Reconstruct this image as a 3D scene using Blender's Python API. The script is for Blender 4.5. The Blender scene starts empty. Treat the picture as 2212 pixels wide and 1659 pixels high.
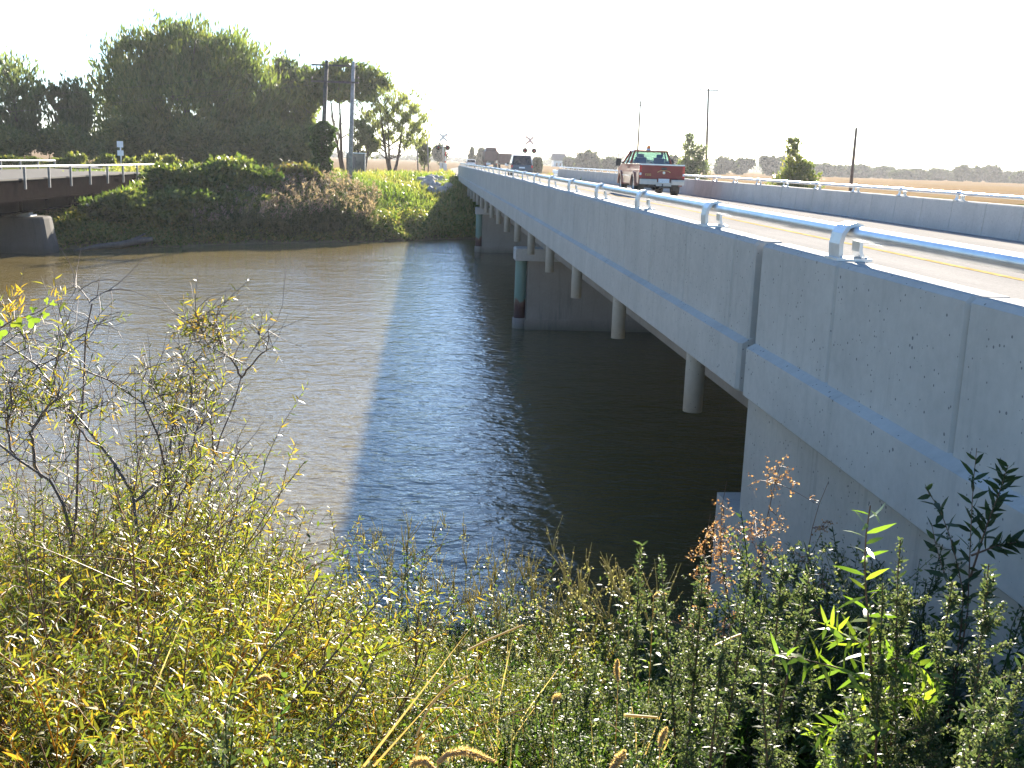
import bpy, math, random
import numpy as np
from mathutils import Vector, Matrix
R = math.radians
SC = bpy.context.scene
COL = SC.collection
rnd = random.Random(7)

# ---------------------------------------------------------------- camera
YAW, PITCH, ROLL, FPX = 0.08346, 0.20438, 0.03502, 2318.1      # focal length in pixels of a 2212 px wide frame
CXP, CYP = 1106.0, 829.5
_f = np.array([math.sin(YAW) * math.cos(PITCH), math.cos(YAW) * math.cos(PITCH), -math.sin(PITCH)])
_r = np.array([math.cos(YAW), -math.sin(YAW), 0.0])
_u = np.cross(_r, _f)
_c, _s = math.cos(ROLL), math.sin(ROLL)
CR, CU, CF = _c * _r + _s * _u, -_s * _r + _c * _u, _f
cam_d = bpy.data.cameras.new("camera")
cam = bpy.data.objects.new("camera", cam_d)
COL.objects.link(cam)
cam.matrix_world = Matrix(((CR[0], CU[0], -CF[0], 0), (CR[1], CU[1], -CF[1], 0), (CR[2], CU[2], -CF[2], 0), (0, 0, 0, 1)))
cam_d.sensor_width = 36.0
cam_d.lens = 36.0 * FPX / 2212.0
cam_d.clip_start = 0.05
cam_d.clip_end = 12000
SC.camera = cam

# ---------------------------------------------------------------- sky, sun, exposure
SUN = np.array([0.81, 2.84, 1.0]); SUN /= np.linalg.norm(SUN)
EL = math.asin(SUN[2]); AZ = math.atan2(SUN[0], SUN[1])          # azimuth from +Y towards +X
w = bpy.data.worlds.new("World"); SC.world = w; w.use_nodes = True
wn = w.node_tree.nodes; bg = wn['Background']
sky = wn.new('ShaderNodeTexSky'); sky.sky_type = 'NISHITA'; sky.sun_disc = False
sky.sun_elevation = EL; sky.sun_rotation = AZ
sky.air_density = 0.95; sky.dust_density = 0.18; sky.ozone_density = 5.5
w.node_tree.links.new(sky.outputs[0], bg.inputs[0]); bg.inputs[1].default_value = 0.05
sd = bpy.data.lights.new("sun", 'SUN'); sd.energy = 5.0; sd.angle = R(0.9); sd.color = (1.0, 0.90, 0.76)
so = bpy.data.objects.new("sun", sd); COL.objects.link(so)
so.rotation_euler = Vector((-SUN[0], -SUN[1], -SUN[2])).to_track_quat('-Z', 'Y').to_euler()
SC.view_settings.view_transform = 'Standard'; SC.view_settings.look = 'None'
SC.view_settings.gamma = 1.0; SC.view_settings.use_curve_mapping = False
SC.view_settings.exposure = 2.6
SC.cycles.max_bounces = 8; SC.cycles.transparent_max_bounces = 12
SC.cycles.caustics_reflective = False; SC.cycles.caustics_refractive = False
SC.cycles.sample_clamp_indirect = 6.0

# ---------------------------------------------------------------- measuring helpers (pixel of the survey photo -> point in the place)
def ray(x, y): return CF + CR * ((x - CXP) / FPX) - CU * ((y - CYP) / FPX)
def atY(x, y, Y): d = ray(x, y); return d * (Y / d[1])
def atX(x, y, X): d = ray(x, y); return d * (X / d[0])
def atZ(x, y, Z): d = ray(x, y); return d * (Z / d[2])

# ---------------------------------------------------------------- mesh buffers
class MB:
    """collects shapes, then links them as ONE mesh object"""
    def __init__(s): s.v = []; s.f = []; s.m = []; s.sm = []
    def add(s, vs, fs, mi=0, smooth=False):
        o = len(s.v); s.v.extend([tuple(map(float, p)) for p in vs])
        for f in fs: s.f.append(tuple(i + o for i in f)); s.m.append(mi); s.sm.append(smooth)
        return s
    def box(s, x0, x1, y0, y1, z0, z1, mi=0):
        vs = [(x, y, z) for z in (z0, z1) for y in (y0, y1) for x in (x0, x1)]
        return s.add(vs, [(0, 2, 3, 1), (4, 5, 7, 6), (0, 1, 5, 4), (2, 6, 7, 3), (0, 4, 6, 2), (1, 3, 7, 5)], mi)
    def prism(s, prof, a0, a1, axis='y', mi=0, n=1):
        """profile extruded along an axis; prof is (x,z) for y, (y,z) for x, (x,y) for z"""
        k = len(prof); vs = []
        for j in range(n + 1):
            a = a0 + (a1 - a0) * j / n
            for p in prof: vs.append((p[0], a, p[1]) if axis == 'y' else ((a, p[0], p[1]) if axis == 'x' else (p[0], p[1], a)))
        fs = [tuple(range(k)), tuple(reversed(range(n * k, n * k + k)))]
        for j in range(n):
            for i in range(k):
                b = j * k; i2 = (i + 1) % k
                fs.append((b + i, b + k + i, b + k + i2, b + i2))
        return s.add(vs, fs, mi)
    def tube(s, pts, rad, n=8, mi=0, caps=True):
        pts = [np.array(p, float) for p in pts]
        if not hasattr(rad, '__len__'): rad = [rad] * len(pts)
        vs = []; fs = []
        for i, p in enumerate(pts):
            t = pts[min(i + 1, len(pts) - 1)] - pts[max(i - 1, 0)]; t /= (np.linalg.norm(t) + 1e-9)
            a = np.cross(t, (0.0, 0.0, 1.0) if abs(t[2]) < .9 else (1.0, 0.0, 0.0)); a /= np.linalg.norm(a); b = np.cross(t, a)
            for k in range(n):
                q = 2 * math.pi * k / n
                vs.append(p + rad[i] * (a * math.cos(q) + b * math.sin(q)))
        for i in range(len(pts) - 1):
            for k in range(n):
                k2 = (k + 1) % n
                fs.append((i * n + k, i * n + k2, (i + 1) * n + k2, (i + 1) * n + k))
        s.add(vs, fs, mi, True)
        if caps:
            o = len(s.v) - len(vs)
            s.f.append(tuple(o + k for k in reversed(range(n)))); s.m.append(mi); s.sm.append(False)
            s.f.append(tuple(o + (len(pts) - 1) * n + k for k in range(n))); s.m.append(mi); s.sm.append(False)
        return s
    def lathe(s, prof, cx, cy, cz, axis='z', n=20, mi=0):
        vs = []; fs = []; k = len(prof)
        for j in range(n):
            q = 2 * math.pi * j / n
            for r, h in prof:
                a, b = r * math.cos(q), r * math.sin(q)
                vs.append((cx + a, cy + b, cz + h) if axis == 'z' else ((cx + h, cy + a, cz + b) if axis == 'x' else (cx + a, cy + h, cz + b)))
        for j in range(n):
            j2 = (j + 1) % n
            for i in range(k - 1): fs.append((j * k + i, j2 * k + i, j2 * k + i + 1, j * k + i + 1))
        return s.add(vs, fs, mi, True)
    def build(s, name, mats, parent=None, loc=None, fix=True):
        me = bpy.data.meshes.new(name); me.from_pydata(s.v, [], s.f)
        if not isinstance(mats, (list, tuple)): mats = [mats]
        for m in mats: me.materials.append(m)
        me.polygons.foreach_set('material_index', s.m); me.polygons.foreach_set('use_smooth', s.sm)
        if fix:
            import bmesh
            bm = bmesh.new(); bm.from_mesh(me); bmesh.ops.recalc_face_normals(bm, faces=bm.faces); bm.to_mesh(me); bm.free()
        me.update()
        return link(name, me, parent, loc)

def link(name, me, parent=None, loc=None):
    o = bpy.data.objects.new(name, me); COL.objects.link(o)
    if parent is not None: o.parent = parent
    if loc is not None: o.location = loc
    return o
def tag(o, label=None, cat=None, group=None, kind=None):
    if label: o['label'] = label
    if cat: o['category'] = cat
    if group: o['group'] = group
    if kind: o['kind'] = kind
    return o
def thing(name, label, cat, loc=(0, 0, 0), rz=0, group=None):
    o = bpy.data.objects.new(name, None); COL.objects.link(o); o.empty_display_size = .2
    o.location = [float(c) for c in loc]; o.rotation_euler = (0, 0, rz)
    return tag(o, label, cat, group)
def copy_tree(o, parent=None):
    c = o.copy(); COL.objects.link(c)
    if parent is not None: c.parent = parent
    for ch in list(o.children): copy_tree(ch, c)
    return c

class FB:
    """foliage buffer: numpy leaves, blades and twigs with a per-vertex tint"""
    def __init__(s): s.v = []; s.q = []; s.t = []; s.c = []; s.n = 0
    def raw(s, V, Q=None, T=None, c=None):
        V = np.asarray(V, float)
        if Q is not None and len(Q): s.q.append(np.asarray(Q) + s.n)
        if T is not None and len(T): s.t.append(np.asarray(T) + s.n)
        s.v.append(V); s.c.append(np.zeros(len(V)) if c is None else np.asarray(c, float)); s.n += len(V)
    def leaves(s, P, D, L, W, rng, curl=.25, up=.5, tint=None, N=None):
        """lance-shaped bent leaves; P, D are (n,3); L, W scalars or (n,)"""
        n = len(P)
        if n == 0: return
        P = np.asarray(P, float); D = np.asarray(D, float); D = D / (np.linalg.norm(D, axis=1, keepdims=True) + 1e-9)
        L = np.broadcast_to(np.asarray(L, float), (n,))[:, None]; W = np.broadcast_to(np.asarray(W, float), (n,))[:, None]
        if N is None: N = rng.normal(size=(n, 3)) * (1 - up) + np.array([0, 0, up * 1.2])
        S = np.cross(D, N); S /= (np.linalg.norm(S, axis=1, keepdims=True) + 1e-9)
        N = np.cross(S, D); cu = np.broadcast_to(np.asarray(curl, float), (n,))[:, None] * rng.uniform(.3, 1.5, (n, 1))
        pts = []
        for t, wd in ((0, .22), (.3, 1.0), (.66, .78)):
            c = P + D * L * t - N * L * cu * t * t
            pts += [c - S * W * wd * .5, c + S * W * wd * .5]
        pts.append(P + D * L - N * L * cu)
        V = np.stack(pts, 1).reshape(-1, 3)
        b = (np.arange(n) * 7)[:, None]
        Q = np.concatenate([b + np.array([[0, 1, 3, 2]]), b + np.array([[2, 3, 5, 4]])])
        T = b + np.array([[4, 5, 6]])
        if tint is None: tint = rng.uniform(0, 1, n)
        s.raw(V, Q, T, np.repeat(tint, 7))
    def cards(s, P, size, rng, aspect=.5, up=0., tint=None, D=None):
        """small diamond leaf clumps for far foliage"""
        n = len(P); P = np.asarray(P, float)
        if D is None: D = rng.normal(size=(n, 3)) + np.array([0, 0, up])
        D = D / (np.linalg.norm(D, axis=1, keepdims=True) + 1e-9)
        S = np.cross(D, rng.normal(size=(n, 3))); S /= (np.linalg.norm(S, axis=1, keepdims=True) + 1e-9)
        sz = np.broadcast_to(np.asarray(size, float), (n,))[:, None] * rng.uniform(.6, 1.4, (n, 1))
        V = np.stack([P - D * sz * .5, P + S * sz * aspect * .5, P + D * sz * .5, P - S * sz * aspect * .5], 1).reshape(-1, 3)
        Q = (np.arange(n) * 4)[:, None] + np.array([[0, 1, 2, 3]])
        if tint is None: tint = rng.uniform(0, 1, n)
        s.raw(V, Q, None, np.repeat(tint, 4))
    def twig(s, pts, r0, r1, n=4, tint=.5):
        pts = np.asarray(pts, float); m = len(pts)
        T = np.gradient(pts, axis=0); T /= (np.linalg.norm(T, axis=1, keepdims=True) + 1e-9)
        ref = np.where(np.abs(T[:, 2:3]) < .9, np.array([[0, 0, 1.]]), np.array([[1., 0, 0]]))
        A = np.cross(T, ref); A /= (np.linalg.norm(A, axis=1, keepdims=True) + 1e-9); B = np.cross(T, A)
        rr = np.linspace(r0, r1, m)[:, None, None]; q = np.linspace(0, 2 * math.pi, n, endpoint=False)
        V = pts[:, None, :] + rr * (A[:, None, :] * np.cos(q)[None, :, None] + B[:, None, :] * np.sin(q)[None, :, None])
        i = np.arange(m - 1)[:, None]; k = np.arange(n)[None, :]; k2 = (k + 1) % n
        Q = np.stack([i * n + k, i * n + k2, (i + 1) * n + k2, (i + 1) * n + k], -1).reshape(-1, 4)
        s.raw(V.reshape(-1, 3), Q, None, np.full(m * n, tint))
    def arrays(s):
        V = np.concatenate(s.v) if s.v else np.zeros((0, 3))
        Q = np.concatenate(s.q) if s.q else np.zeros((0, 4), int)
        T = np.concatenate(s.t) if s.t else np.zeros((0, 3), int)
        return V, Q, T, (np.concatenate(s.c) if s.c else np.zeros(0))
    def put(s, arr, loc, rz=0., sc=1., tilt=(0, 0), dt=0.):
        V, Q, T, c = arr; ca, sa = math.cos(rz), math.sin(rz)
        X = (V[:, 0] * ca - V[:, 1] * sa) * sc; Y = (V[:, 0] * sa + V[:, 1] * ca) * sc; Z = V[:, 2] * sc
        X = X + Z * tilt[0] + loc[0]; Y = Y + Z * tilt[1] + loc[1]
        s.raw(np.stack([X, Y, Z + loc[2]], 1), Q, T, np.clip(c + dt, 0, 1))
    def mesh(s, name, mat):
        V, Q, T, c = s.arrays()
        me = bpy.data.meshes.new(name); me.vertices.add(len(V)); me.vertices.foreach_set('co', V.astype(np.float32).ravel())
        nl = len(Q) * 4 + len(T) * 3; me.loops.add(nl)
        me.loops.foreach_set('vertex_index', np.concatenate([Q.ravel(), T.ravel()]).astype(np.int32))
        me.polygons.add(len(Q) + len(T))
        st = np.concatenate([np.arange(len(Q)) * 4, len(Q) * 4 + np.arange(len(T)) * 3]).astype(np.int32)
        me.polygons.foreach_set('loop_start', st)
        me.update(calc_edges=True)
        me.polygons.foreach_set('use_smooth', np.ones(len(Q) + len(T), bool))
        a = me.attributes.new('tint', 'FLOAT', 'POINT'); a.data.foreach_set('value', c.astype(np.float32))
        me.materials.append(mat); me.validate()
        return me
    def build(s, name, mat, parent=None, loc=None): return link(name, s.mesh(name, mat), parent, loc)

# ---------------------------------------------------------------- materials
def newmat(name):
    m = bpy.data.materials.new(name); m.use_nodes = True; nt = m.node_tree
    return m, nt, nt.nodes['Principled BSDF'], nt.nodes['Material Output']
def ramp(nt, stops, fac=None):
    r = nt.nodes.new('ShaderNodeValToRGB'); e = r.color_ramp.elements
    while len(e) < len(stops): e.new(.5)
    for i, (p, c) in enumerate(stops): e[i].position = p; e[i].color = (c[0], c[1], c[2], 1)
    if fac is not None: nt.links.new(fac, r.inputs[0])
    return r.outputs[0]
def noise(nt, scale, detail=4, vec=None, rough=.55, dist=0.):
    n = nt.nodes.new('ShaderNodeTexNoise'); n.inputs['Scale'].default_value = scale; n.inputs['Detail'].default_value = detail
    n.inputs['Roughness'].default_value = rough; n.inputs['Distortion'].default_value = dist
    if vec is not None: nt.links.new(vec, n.inputs['Vector'])
    return n.outputs[0]
def coords(nt, sc=(1, 1, 1), kind='Object', rot=0.):
    t = nt.nodes.new('ShaderNodeTexCoord'); mp = nt.nodes.new('ShaderNodeMapping'); mp.inputs['Scale'].default_value = sc; mp.inputs['Rotation'].default_value = (0, 0, rot)
    nt.links.new(t.outputs[kind], mp.inputs[0]); return mp.outputs[0]
def mixc(nt, a, b, fac, mode='MIX'):
    m = nt.nodes.new('ShaderNodeMix'); m.data_type = 'RGBA'; m.blend_type = mode
    for sock, v in ((m.inputs[6], a), (m.inputs[7], b), (m.inputs[0], fac)):
        if hasattr(v, 'links') or isinstance(v, bpy.types.NodeSocket): nt.links.new(v, sock)
        else: sock.default_value = (v[0], v[1], v[2], 1) if hasattr(v, '__len__') else v
    return m.outputs[2]
def bump(nt, h, strength, dist, nrm=None):
    b = nt.nodes.new('ShaderNodeBump'); b.inputs['Strength'].default_value = strength; b.inputs['Distance'].default_value = dist
    nt.links.new(h, b.inputs['Height'])
    if nrm is not None: nt.links.new(nrm, b.inputs['Normal'])
    return b.outputs[0]
def plain(name, col, rough=.5, metal=0., var=.15, scale=8, bumpd=0., spec=.5, coat=0.):
    m, nt, p, out = newmat(name); v = coords(nt)
    n = noise(nt, scale, 5, v)
    d = [max(0, c * (1 - var)) for c in col]; l = [min(1, c * (1 + var)) for c in col]
    nt.links.new(ramp(nt, [(.3, d), (.7, l)], n), p.inputs['Base Color'])
    p.inputs['Roughness'].default_value = rough; p.inputs['Metallic'].default_value = metal
    p.inputs['Specular IOR Level'].default_value = spec; p.inputs['Coat Weight'].default_value = coat
    if bumpd: nt.links.new(bump(nt, noise(nt, scale * 6, 4, v), .6, bumpd), p.inputs['Normal'])
    return m
def leafmat(name, cols, trans=.45, rough=.42, spec=.25, tb=1.6):
    """leaves: glossy top, light shining through; colour differs leaf by leaf"""
    m, nt, p, out = newmat(name)
    a = nt.nodes.new('ShaderNodeAttribute'); a.attribute_name = 'tint'
    c = ramp(nt, [(i / (len(cols) - 1), k) for i, k in enumerate(cols)], a.outputs['Fac'])
    nt.links.new(c, p.inputs['Base Color']); p.inputs['Roughness'].default_value = rough; p.inputs['Specular IOR Level'].default_value = spec
    tr = nt.nodes.new('ShaderNodeBsdfTranslucent')
    nt.links.new(mixc(nt, c, (tb, tb, tb * .55), 1.0, 'MULTIPLY'), tr.inputs[0])
    mx = nt.nodes.new('ShaderNodeMixShader'); mx.inputs[0].default_value = trans
    nt.links.new(p.outputs[0], mx.inputs[1]); nt.links.new(tr.outputs[0], mx.inputs[2]); nt.links.new(mx.outputs[0], out.inputs[0])
    return m

def concrete(name, base, holes=True, stain=.0, tint=(1, 1, 1)):
    m, nt, p, out = newmat(name); v = coords(nt)
    n1 = noise(nt, 1.3, 6, v, .6); n2 = noise(nt, 14, 5, v, .6)
    k = lambda f: [base * f * t for t in tint]
    c = ramp(nt, [(.32, k(.84)), (.68, k(1.12))], n1)
    c = mixc(nt, c, ramp(nt, [(.3, k(.86)), (.7, k(1.1))], n2), .45)
    vs = coords(nt, (6, 6, .5)); st = noise(nt, 1.1, 5, vs, .65)           # run-off streaks down the face
    c = mixc(nt, c, (base * .55, base * .53, base * .48), ramp(nt, [(.56, (0, 0, 0)), (.78, (.35 + stain,) * 3)], st))
    h = n2
    if holes:
        vo = nt.nodes.new('ShaderNodeTexVoronoi'); vo.inputs['Scale'].default_value = 21; vo.inputs['Randomness'].default_value = 1
        nt.links.new(v, vo.inputs['Vector'])
        big = noise(nt, 9, 2, v)
        thr = nt.nodes.new('ShaderNodeMath'); thr.operation = 'MULTIPLY_ADD'; thr.inputs[1].default_value = .46; thr.inputs[2].default_value = -.12
        nt.links.new(big, thr.inputs[0])
        lt = nt.nodes.new('ShaderNodeMath'); lt.operation = 'LESS_THAN'
        nt.links.new(vo.outputs['Distance'], lt.inputs[0]); nt.links.new(thr.outputs[0], lt.inputs[1])
        c = mixc(nt, c, (base * .42, base * .41, base * .4), lt.outputs[0])
    nt.links.new(c, p.inputs['Base Color']); p.inputs['Roughness'].default_value = .85; p.inputs['Specular IOR Level'].default_value = .03
    nt.links.new(bump(nt, n2, .35, .006), p.inputs['Normal'])
    return m

M = {}
M['conc'] = concrete('pale_concrete', .46, True, 0, (1.05, 1.0, .91))
M['conc_far'] = concrete('weathered_concrete', .47, True, .1, (1.05, 1.0, .91))
M['conc_wall'] = concrete('stained_concrete', .44, True, .5, (1.08, .98, .84))
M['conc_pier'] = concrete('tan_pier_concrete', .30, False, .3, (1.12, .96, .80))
M['conc_old'] = concrete('old_grey_concrete', .11, False, .4, (1, .96, .88))
M['galv'] = plain('galvanised_steel', (.56, .58, .60), .34, .75, .12, 5, .001)
M['alum'] = plain('cast_aluminium', (.62, .63, .63), .42, .6, .1, 9, .001)
M['rust'] = plain('rusty_dark_steel', (.010, .008, .0078), .9, 0, .4, 3, .004, 0)  # rust blackened so its colour holds the deck overhang's shade
M['white_rail'] = plain('whitish_weathered_steel', (.55, .56, .55), .5, .2, .2, 4)
M['rail_post'] = plain('grey_rail_post', (.16, .165, .165), .8, 0, .25, 4, 0, .1)
M['driftwood'] = plain('wet_driftwood', (.10, .085, .07), .85, 0, .3, 6, .006)
M['wood'] = plain('weathered_grey_wood', (.34, .31, .29), .85, 0, .3, 6, .006)
M['wood_dark'] = plain('creosoted_wood', (.10, .06, .045), .85, 0, .3, 6, .006)
M['bark'] = plain('tree_bark', (.075, .06, .048), .9, 0, .4, 4, .02)
M['twig'] = plain('grey_brown_twig_bark', (.13, .10, .085), .6, 0, .35, 30, .001)
M['redstem'] = plain('reddish_green_stem', (.16, .085, .05), .5, 0, .35, 30)
M['rock'] = plain('pale_riprap_stone', (.34, .33, .31), .85, 0, .25, 5, .02)
M['tyre'] = plain('black_rubber', (.02, .02, .02), .8, 0, .2, 20)
M['black'] = plain('black_plastic', (.018, .018, .02), .5, 0, .2, 10)
M['chrome'] = plain('chrome_trim', (.7, .7, .7), .18, 1.0, .05, 10)
M['white'] = plain('white_paint', (.75, .75, .73), .35, 0, .05, 6)
M['beige'] = plain('beige_painted_bumper', (.58, .53, .44), .4, 0, .08, 6)
M['red_paint'] = plain('dark_red_paint', (.20, .010, .010), .35, 0, .1, 2, 0, .3, .15)
M['tan_paint'] = plain('tan_paint', (.27, .125, .095), .3, .1, .1, 2, 0, .4, .3)  # two-tone tan with the road's reflection mixed into the colour
M['dark_paint'] = plain('dark_grey_paint', (.03, .032, .036), .22, 0, .1, 2, 0, .5, .6)
M['silver'] = plain('silver_paint', (.55, .56, .57), .25, .5, .05, 2)
M['brown_paint'] = plain('dusty_maroon_paint', (.11, .045, .035), .5, 0, .25, 2)
M['grey_box'] = plain('grey_brown_body_steel', (.13, .11, .095), .6, .1, .25, 2)
M['amber'] = plain('amber_plastic', (.8, .22, .03), .25)
M['taillight'] = plain('red_lens', (.5, .02, .015), .2)
M['plate'] = plain('plate_white', (.62, .66, .68), .4, 0, .3, 40)
M['gold'] = plain('gold_decal', (.55, .36, .10), .4)
M['crossbuck'] = plain('crossbuck_red_tinted_white', (.72, .50, .45), .5)
M['stain_green'] = None
def carglass():
    m, nt, p, out = newmat('tinted_glass')
    tr = nt.nodes.new('ShaderNodeBsdfTransparent'); tr.inputs[0].default_value = (.62, .74, .70, 1)
    gl = nt.nodes.new('ShaderNodeBsdfGlossy'); gl.inputs['Roughness'].default_value = .04
    mx = nt.nodes.new('ShaderNodeMixShader'); mx.inputs[0].default_value = .14
    nt.links.new(tr.outputs[0], mx.inputs[1]); nt.links.new(gl.outputs[0], mx.inputs[2]); nt.links.new(mx.outputs[0], out.inputs[0])
    return m
M['glass'] = carglass()
M['dark_glass'] = plain('dark_privacy_glass', (.012, .014, .016), .08, 0, .1, 3)
def pile_mat():
    m, nt, p, out = newmat('green_pile_paint_with_rust'); v = coords(nt)
    sx = nt.nodes.new('ShaderNodeSeparateXYZ'); nt.links.new(v, sx.inputs[0])
    ad = nt.nodes.new('ShaderNodeMath'); ad.operation = 'MULTIPLY_ADD'; ad.inputs[1].default_value = .9
    nt.links.new(noise(nt, 5, 5, coords(nt, (1, 1, .35))), ad.inputs[0]); nt.links.new(sx.outputs[2], ad.inputs[2])
    mr = nt.nodes.new('ShaderNodeMapRange'); mr.inputs[1].default_value = -4.2; mr.inputs[2].default_value = -2.2; nt.links.new(ad.outputs[0], mr.inputs[0])
    c = ramp(nt, [(.0, (.045, .02, .015)), (.24, (.09, .035, .025)), (.33, (.20, .11, .07)), (.36, (.17, .26, .20)), (1, (.22, .33, .27))], mr.outputs[0])
    nt.links.new(c, p.inputs['Base Color']); p.inputs['Roughness'].default_value = .6
    return m
M['pile'] = pile_mat()
def tide(m):
    nt = m.node_tree; p = nt.nodes['Principled BSDF']; src = p.inputs['Base Color'].links[0].from_socket
    sx = nt.nodes.new('ShaderNodeSeparateXYZ'); nt.links.new(coords(nt), sx.inputs[0])
    ad = nt.nodes.new('ShaderNodeMath'); ad.operation = 'MULTIPLY_ADD'; ad.inputs[1].default_value = .35; nt.links.new(noise(nt, 1.6, 5, coords(nt, (1, 1, .5))), ad.inputs[0]); nt.links.new(sx.outputs[2], ad.inputs[2])
    mr = nt.nodes.new('ShaderNodeMapRange'); mr.inputs[1].default_value = -4.62; mr.inputs[2].default_value = -4.2; mr.inputs[3].default_value = .62; mr.inputs[4].default_value = 0; nt.links.new(ad.outputs[0], mr.inputs[0])
    nt.links.new(mixc(nt, src, (.055, .045, .03), mr.outputs[0]), p.inputs['Base Color'])
for k_ in ('conc_pier', 'conc_old'): tide(M[k_])
def deck_mat():
    m, nt, p, out = newmat('tined_concrete_deck'); v = coords(nt)
    n1 = noise(nt, .7, 6, coords(nt, (1.6, .25, 1)), .6); n2 = noise(nt, 25, 4, v)
    c = mixc(nt, ramp(nt, [(.3, (.24, .23, .215)), (.7, (.34, .328, .305))], n1), ramp(nt, [(.3, (.20, .192, .178)), (.7, (.37, .355, .33))], n2), .4)
    nt.links.new(c, p.inputs['Base Color'])
    wv = nt.nodes.new('ShaderNodeTexWave'); wv.bands_direction = 'Y'; wv.inputs['Scale'].default_value = 5.; wv.inputs['Distortion'].default_value = 1.5; wv.inputs['Detail'].default_value = 3
    nt.links.new(v, wv.inputs['Vector'])
    nt.links.new(bump(nt, n2, .4, .004, bump(nt, wv.outputs['Fac'], .5, .006)), p.inputs['Normal']); p.inputs['Roughness'].default_value = .65
    p.inputs['Specular IOR Level'].default_value = 0
    return m
M['deck'] = deck_mat()
M['yellow'] = plain('worn_yellow_line_paint', (.42, .31, .13), .8, 0, .35, 5, 0, 0)
M['asphalt'] = plain('grey_asphalt', (.12, .115, .11), .7, 0, .2, 2, .004)
M['gravel'] = plain('pale_gravel', (.34, .31, .27), .9, 0, .2, 3, .01)

# ---------------------------------------------------------------- terrain
def road_x(Y): return 7.7 + np.maximum(0, np.asarray(Y, float) - 115) ** 2 * .00042
def water_edge(X):
    return np.interp(X, [-120, -30, -19, -14, -8, -2, 2, 14, 40, 200], [20, 46, 50, 53.6, 58.6, 62.2, 65.6, 70, 72, 60])
def gz(X, Y):
    X, Y = np.broadcast_arrays(np.asarray(X, float), np.asarray(Y, float))
    near = np.interp(Y, [-60, 0, 1, 4.5, 10.2, 14], [-1.35, -1.45, -1.55, -2.75, -4.75, -6.2])
    t = Y - water_edge(X)
    far = np.interp(t, [-4, 0, 1.5, 6, 13, 24, 45, 120], [-6.5, -4.78, -4.2, -3.1, -1.98, -1.42, -1.6, -2.0])
    h = np.where(Y < 14, near, np.where(t < -4, -6.5, far))
    h = np.where((X > 18) & (Y > 80), np.minimum(h, -1.9), h)
    wob = .06 * np.sin(X * 1.7 + Y * .9) * np.sin(Y * 1.3 - X * .6) + .05 * np.sin(X * .37 + 1) * np.sin(Y * .29)
    h = h + wob * np.where((Y > 0) & (Y < 400), 1, 0)
    rx = road_x(Y)
    e = -1.40 - np.maximum(0, np.abs(X - rx) - 6.4) * .5 - np.maximum(0, 86 - Y) * .42
    h = np.where(Y > 60, np.maximum(h, e), h)
    e2 = -1.40 - np.maximum(0, np.abs(X + 20.6) - 4.5) * .5 - np.maximum(0, 72.5 - Y) * .55        # old road behind the old bridge
    h = np.where(Y > 55, np.maximum(h, np.where(Y < 100, e2, -99)), h)
    e3 = -1.40 - np.maximum(0, 2.75 - X) * 9 - np.maximum(0, X - 13) * .5 - np.maximum(0, Y - 7.0) * .9
    h = np.where((Y < 14), np.maximum(h, e3), h)
    return h
def gz1(x, y): return float(gz(x, y))
def spaced(a, lo, hi, fine_lo, fine_hi, step, g):
    c = list(np.arange(fine_lo, fine_hi + 1e-6, step)); s_ = step
    x = fine_hi
    while x < hi: s_ *= g; x += s_; c.append(x)
    x = fine_lo; s_ = step; pre = []
    while x > lo: s_ *= g; x -= s_; pre.append(x)
    return np.array(pre[::-1] + c)
def ground_mat():
    m, nt, p, out = newmat('soil_and_dry_grass'); v = coords(nt)
    a = nt.nodes.new('ShaderNodeAttribute'); a.attribute_name = 'cover'
    n1 = noise(nt, .35, 6, v, .65); n2 = noise(nt, 6, 5, v, .65)
    grass = mixc(nt, ramp(nt, [(.3, (.055, .075, .02)), (.55, (.10, .12, .035)), (.75, (.20, .17, .07))], n1), ramp(nt, [(.3, (.03, .04, .012)), (.7, (.16, .16, .06))], n2), .45)
    soil = mixc(nt, ramp(nt, [(.3, (.15, .11, .07)), (.7, (.24, .18, .11))], n1), ramp(nt, [(.3, (.11, .08, .05)), (.7, (.27, .21, .14))], n2), .5)
    nt.links.new(mixc(nt, grass, soil, a.outputs['Fac']), p.inputs['Base Color']); p.inputs['Roughness'].default_value = .95
    p.inputs['Specular IOR Level'].default_value = 0
    nt.links.new(bump(nt, n2, .8, .05), p.inputs['Normal'])
    return m
def grid_obj(name, xs, ys, zf, mat, cover=None):
    XX, YY = np.meshgrid(xs, ys); ZZ = zf(XX, YY)
    V = np.stack([XX, YY, ZZ], -1).reshape(-1, 3); nx, ny = len(xs), len(ys)
    i = np.arange(ny - 1)[:, None]; k = np.arange(nx - 1)[None, :]
    Q = np.stack([i * nx + k, i * nx + k + 1, (i + 1) * nx + k + 1, (i + 1) * nx + k], -1).reshape(-1, 4)
    me = bpy.data.meshes.new(name); me.from_pydata(V.tolist(), [], Q.tolist()); me.materials.append(mat)
    me.polygons.foreach_set('use_smooth', np.ones(len(Q), bool))
    if cover is not None:
        at = me.attributes.new('cover', 'FLOAT', 'POINT'); at.data.foreach_set('value', cover(XX, YY).astype(np.float32).ravel())
    me.update(); return link(name, me)
gx = spaced(0, -4000, 4000, -24, 24, .8, 1.13)
gy = np.unique(np.concatenate([np.arange(-40, -4, 4), np.arange(-4, 14.1, .5), np.arange(15, 44, 4), np.arange(44, 110, .8), spaced(0, 110, 6000, 110, 116, 2, 1.12)[1:]]))
def cover_f(X, Y):
    t = Y - water_edge(X)
    c = np.where(Y < 14, .25, np.clip((t - 24) / 10, 0, 1))
    c = np.where(t < 2, np.maximum(c, .7), c)
    return c
tag(grid_obj('ground', gx, gy, gz, ground_mat(), cover_f), kind='structure')

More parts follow.
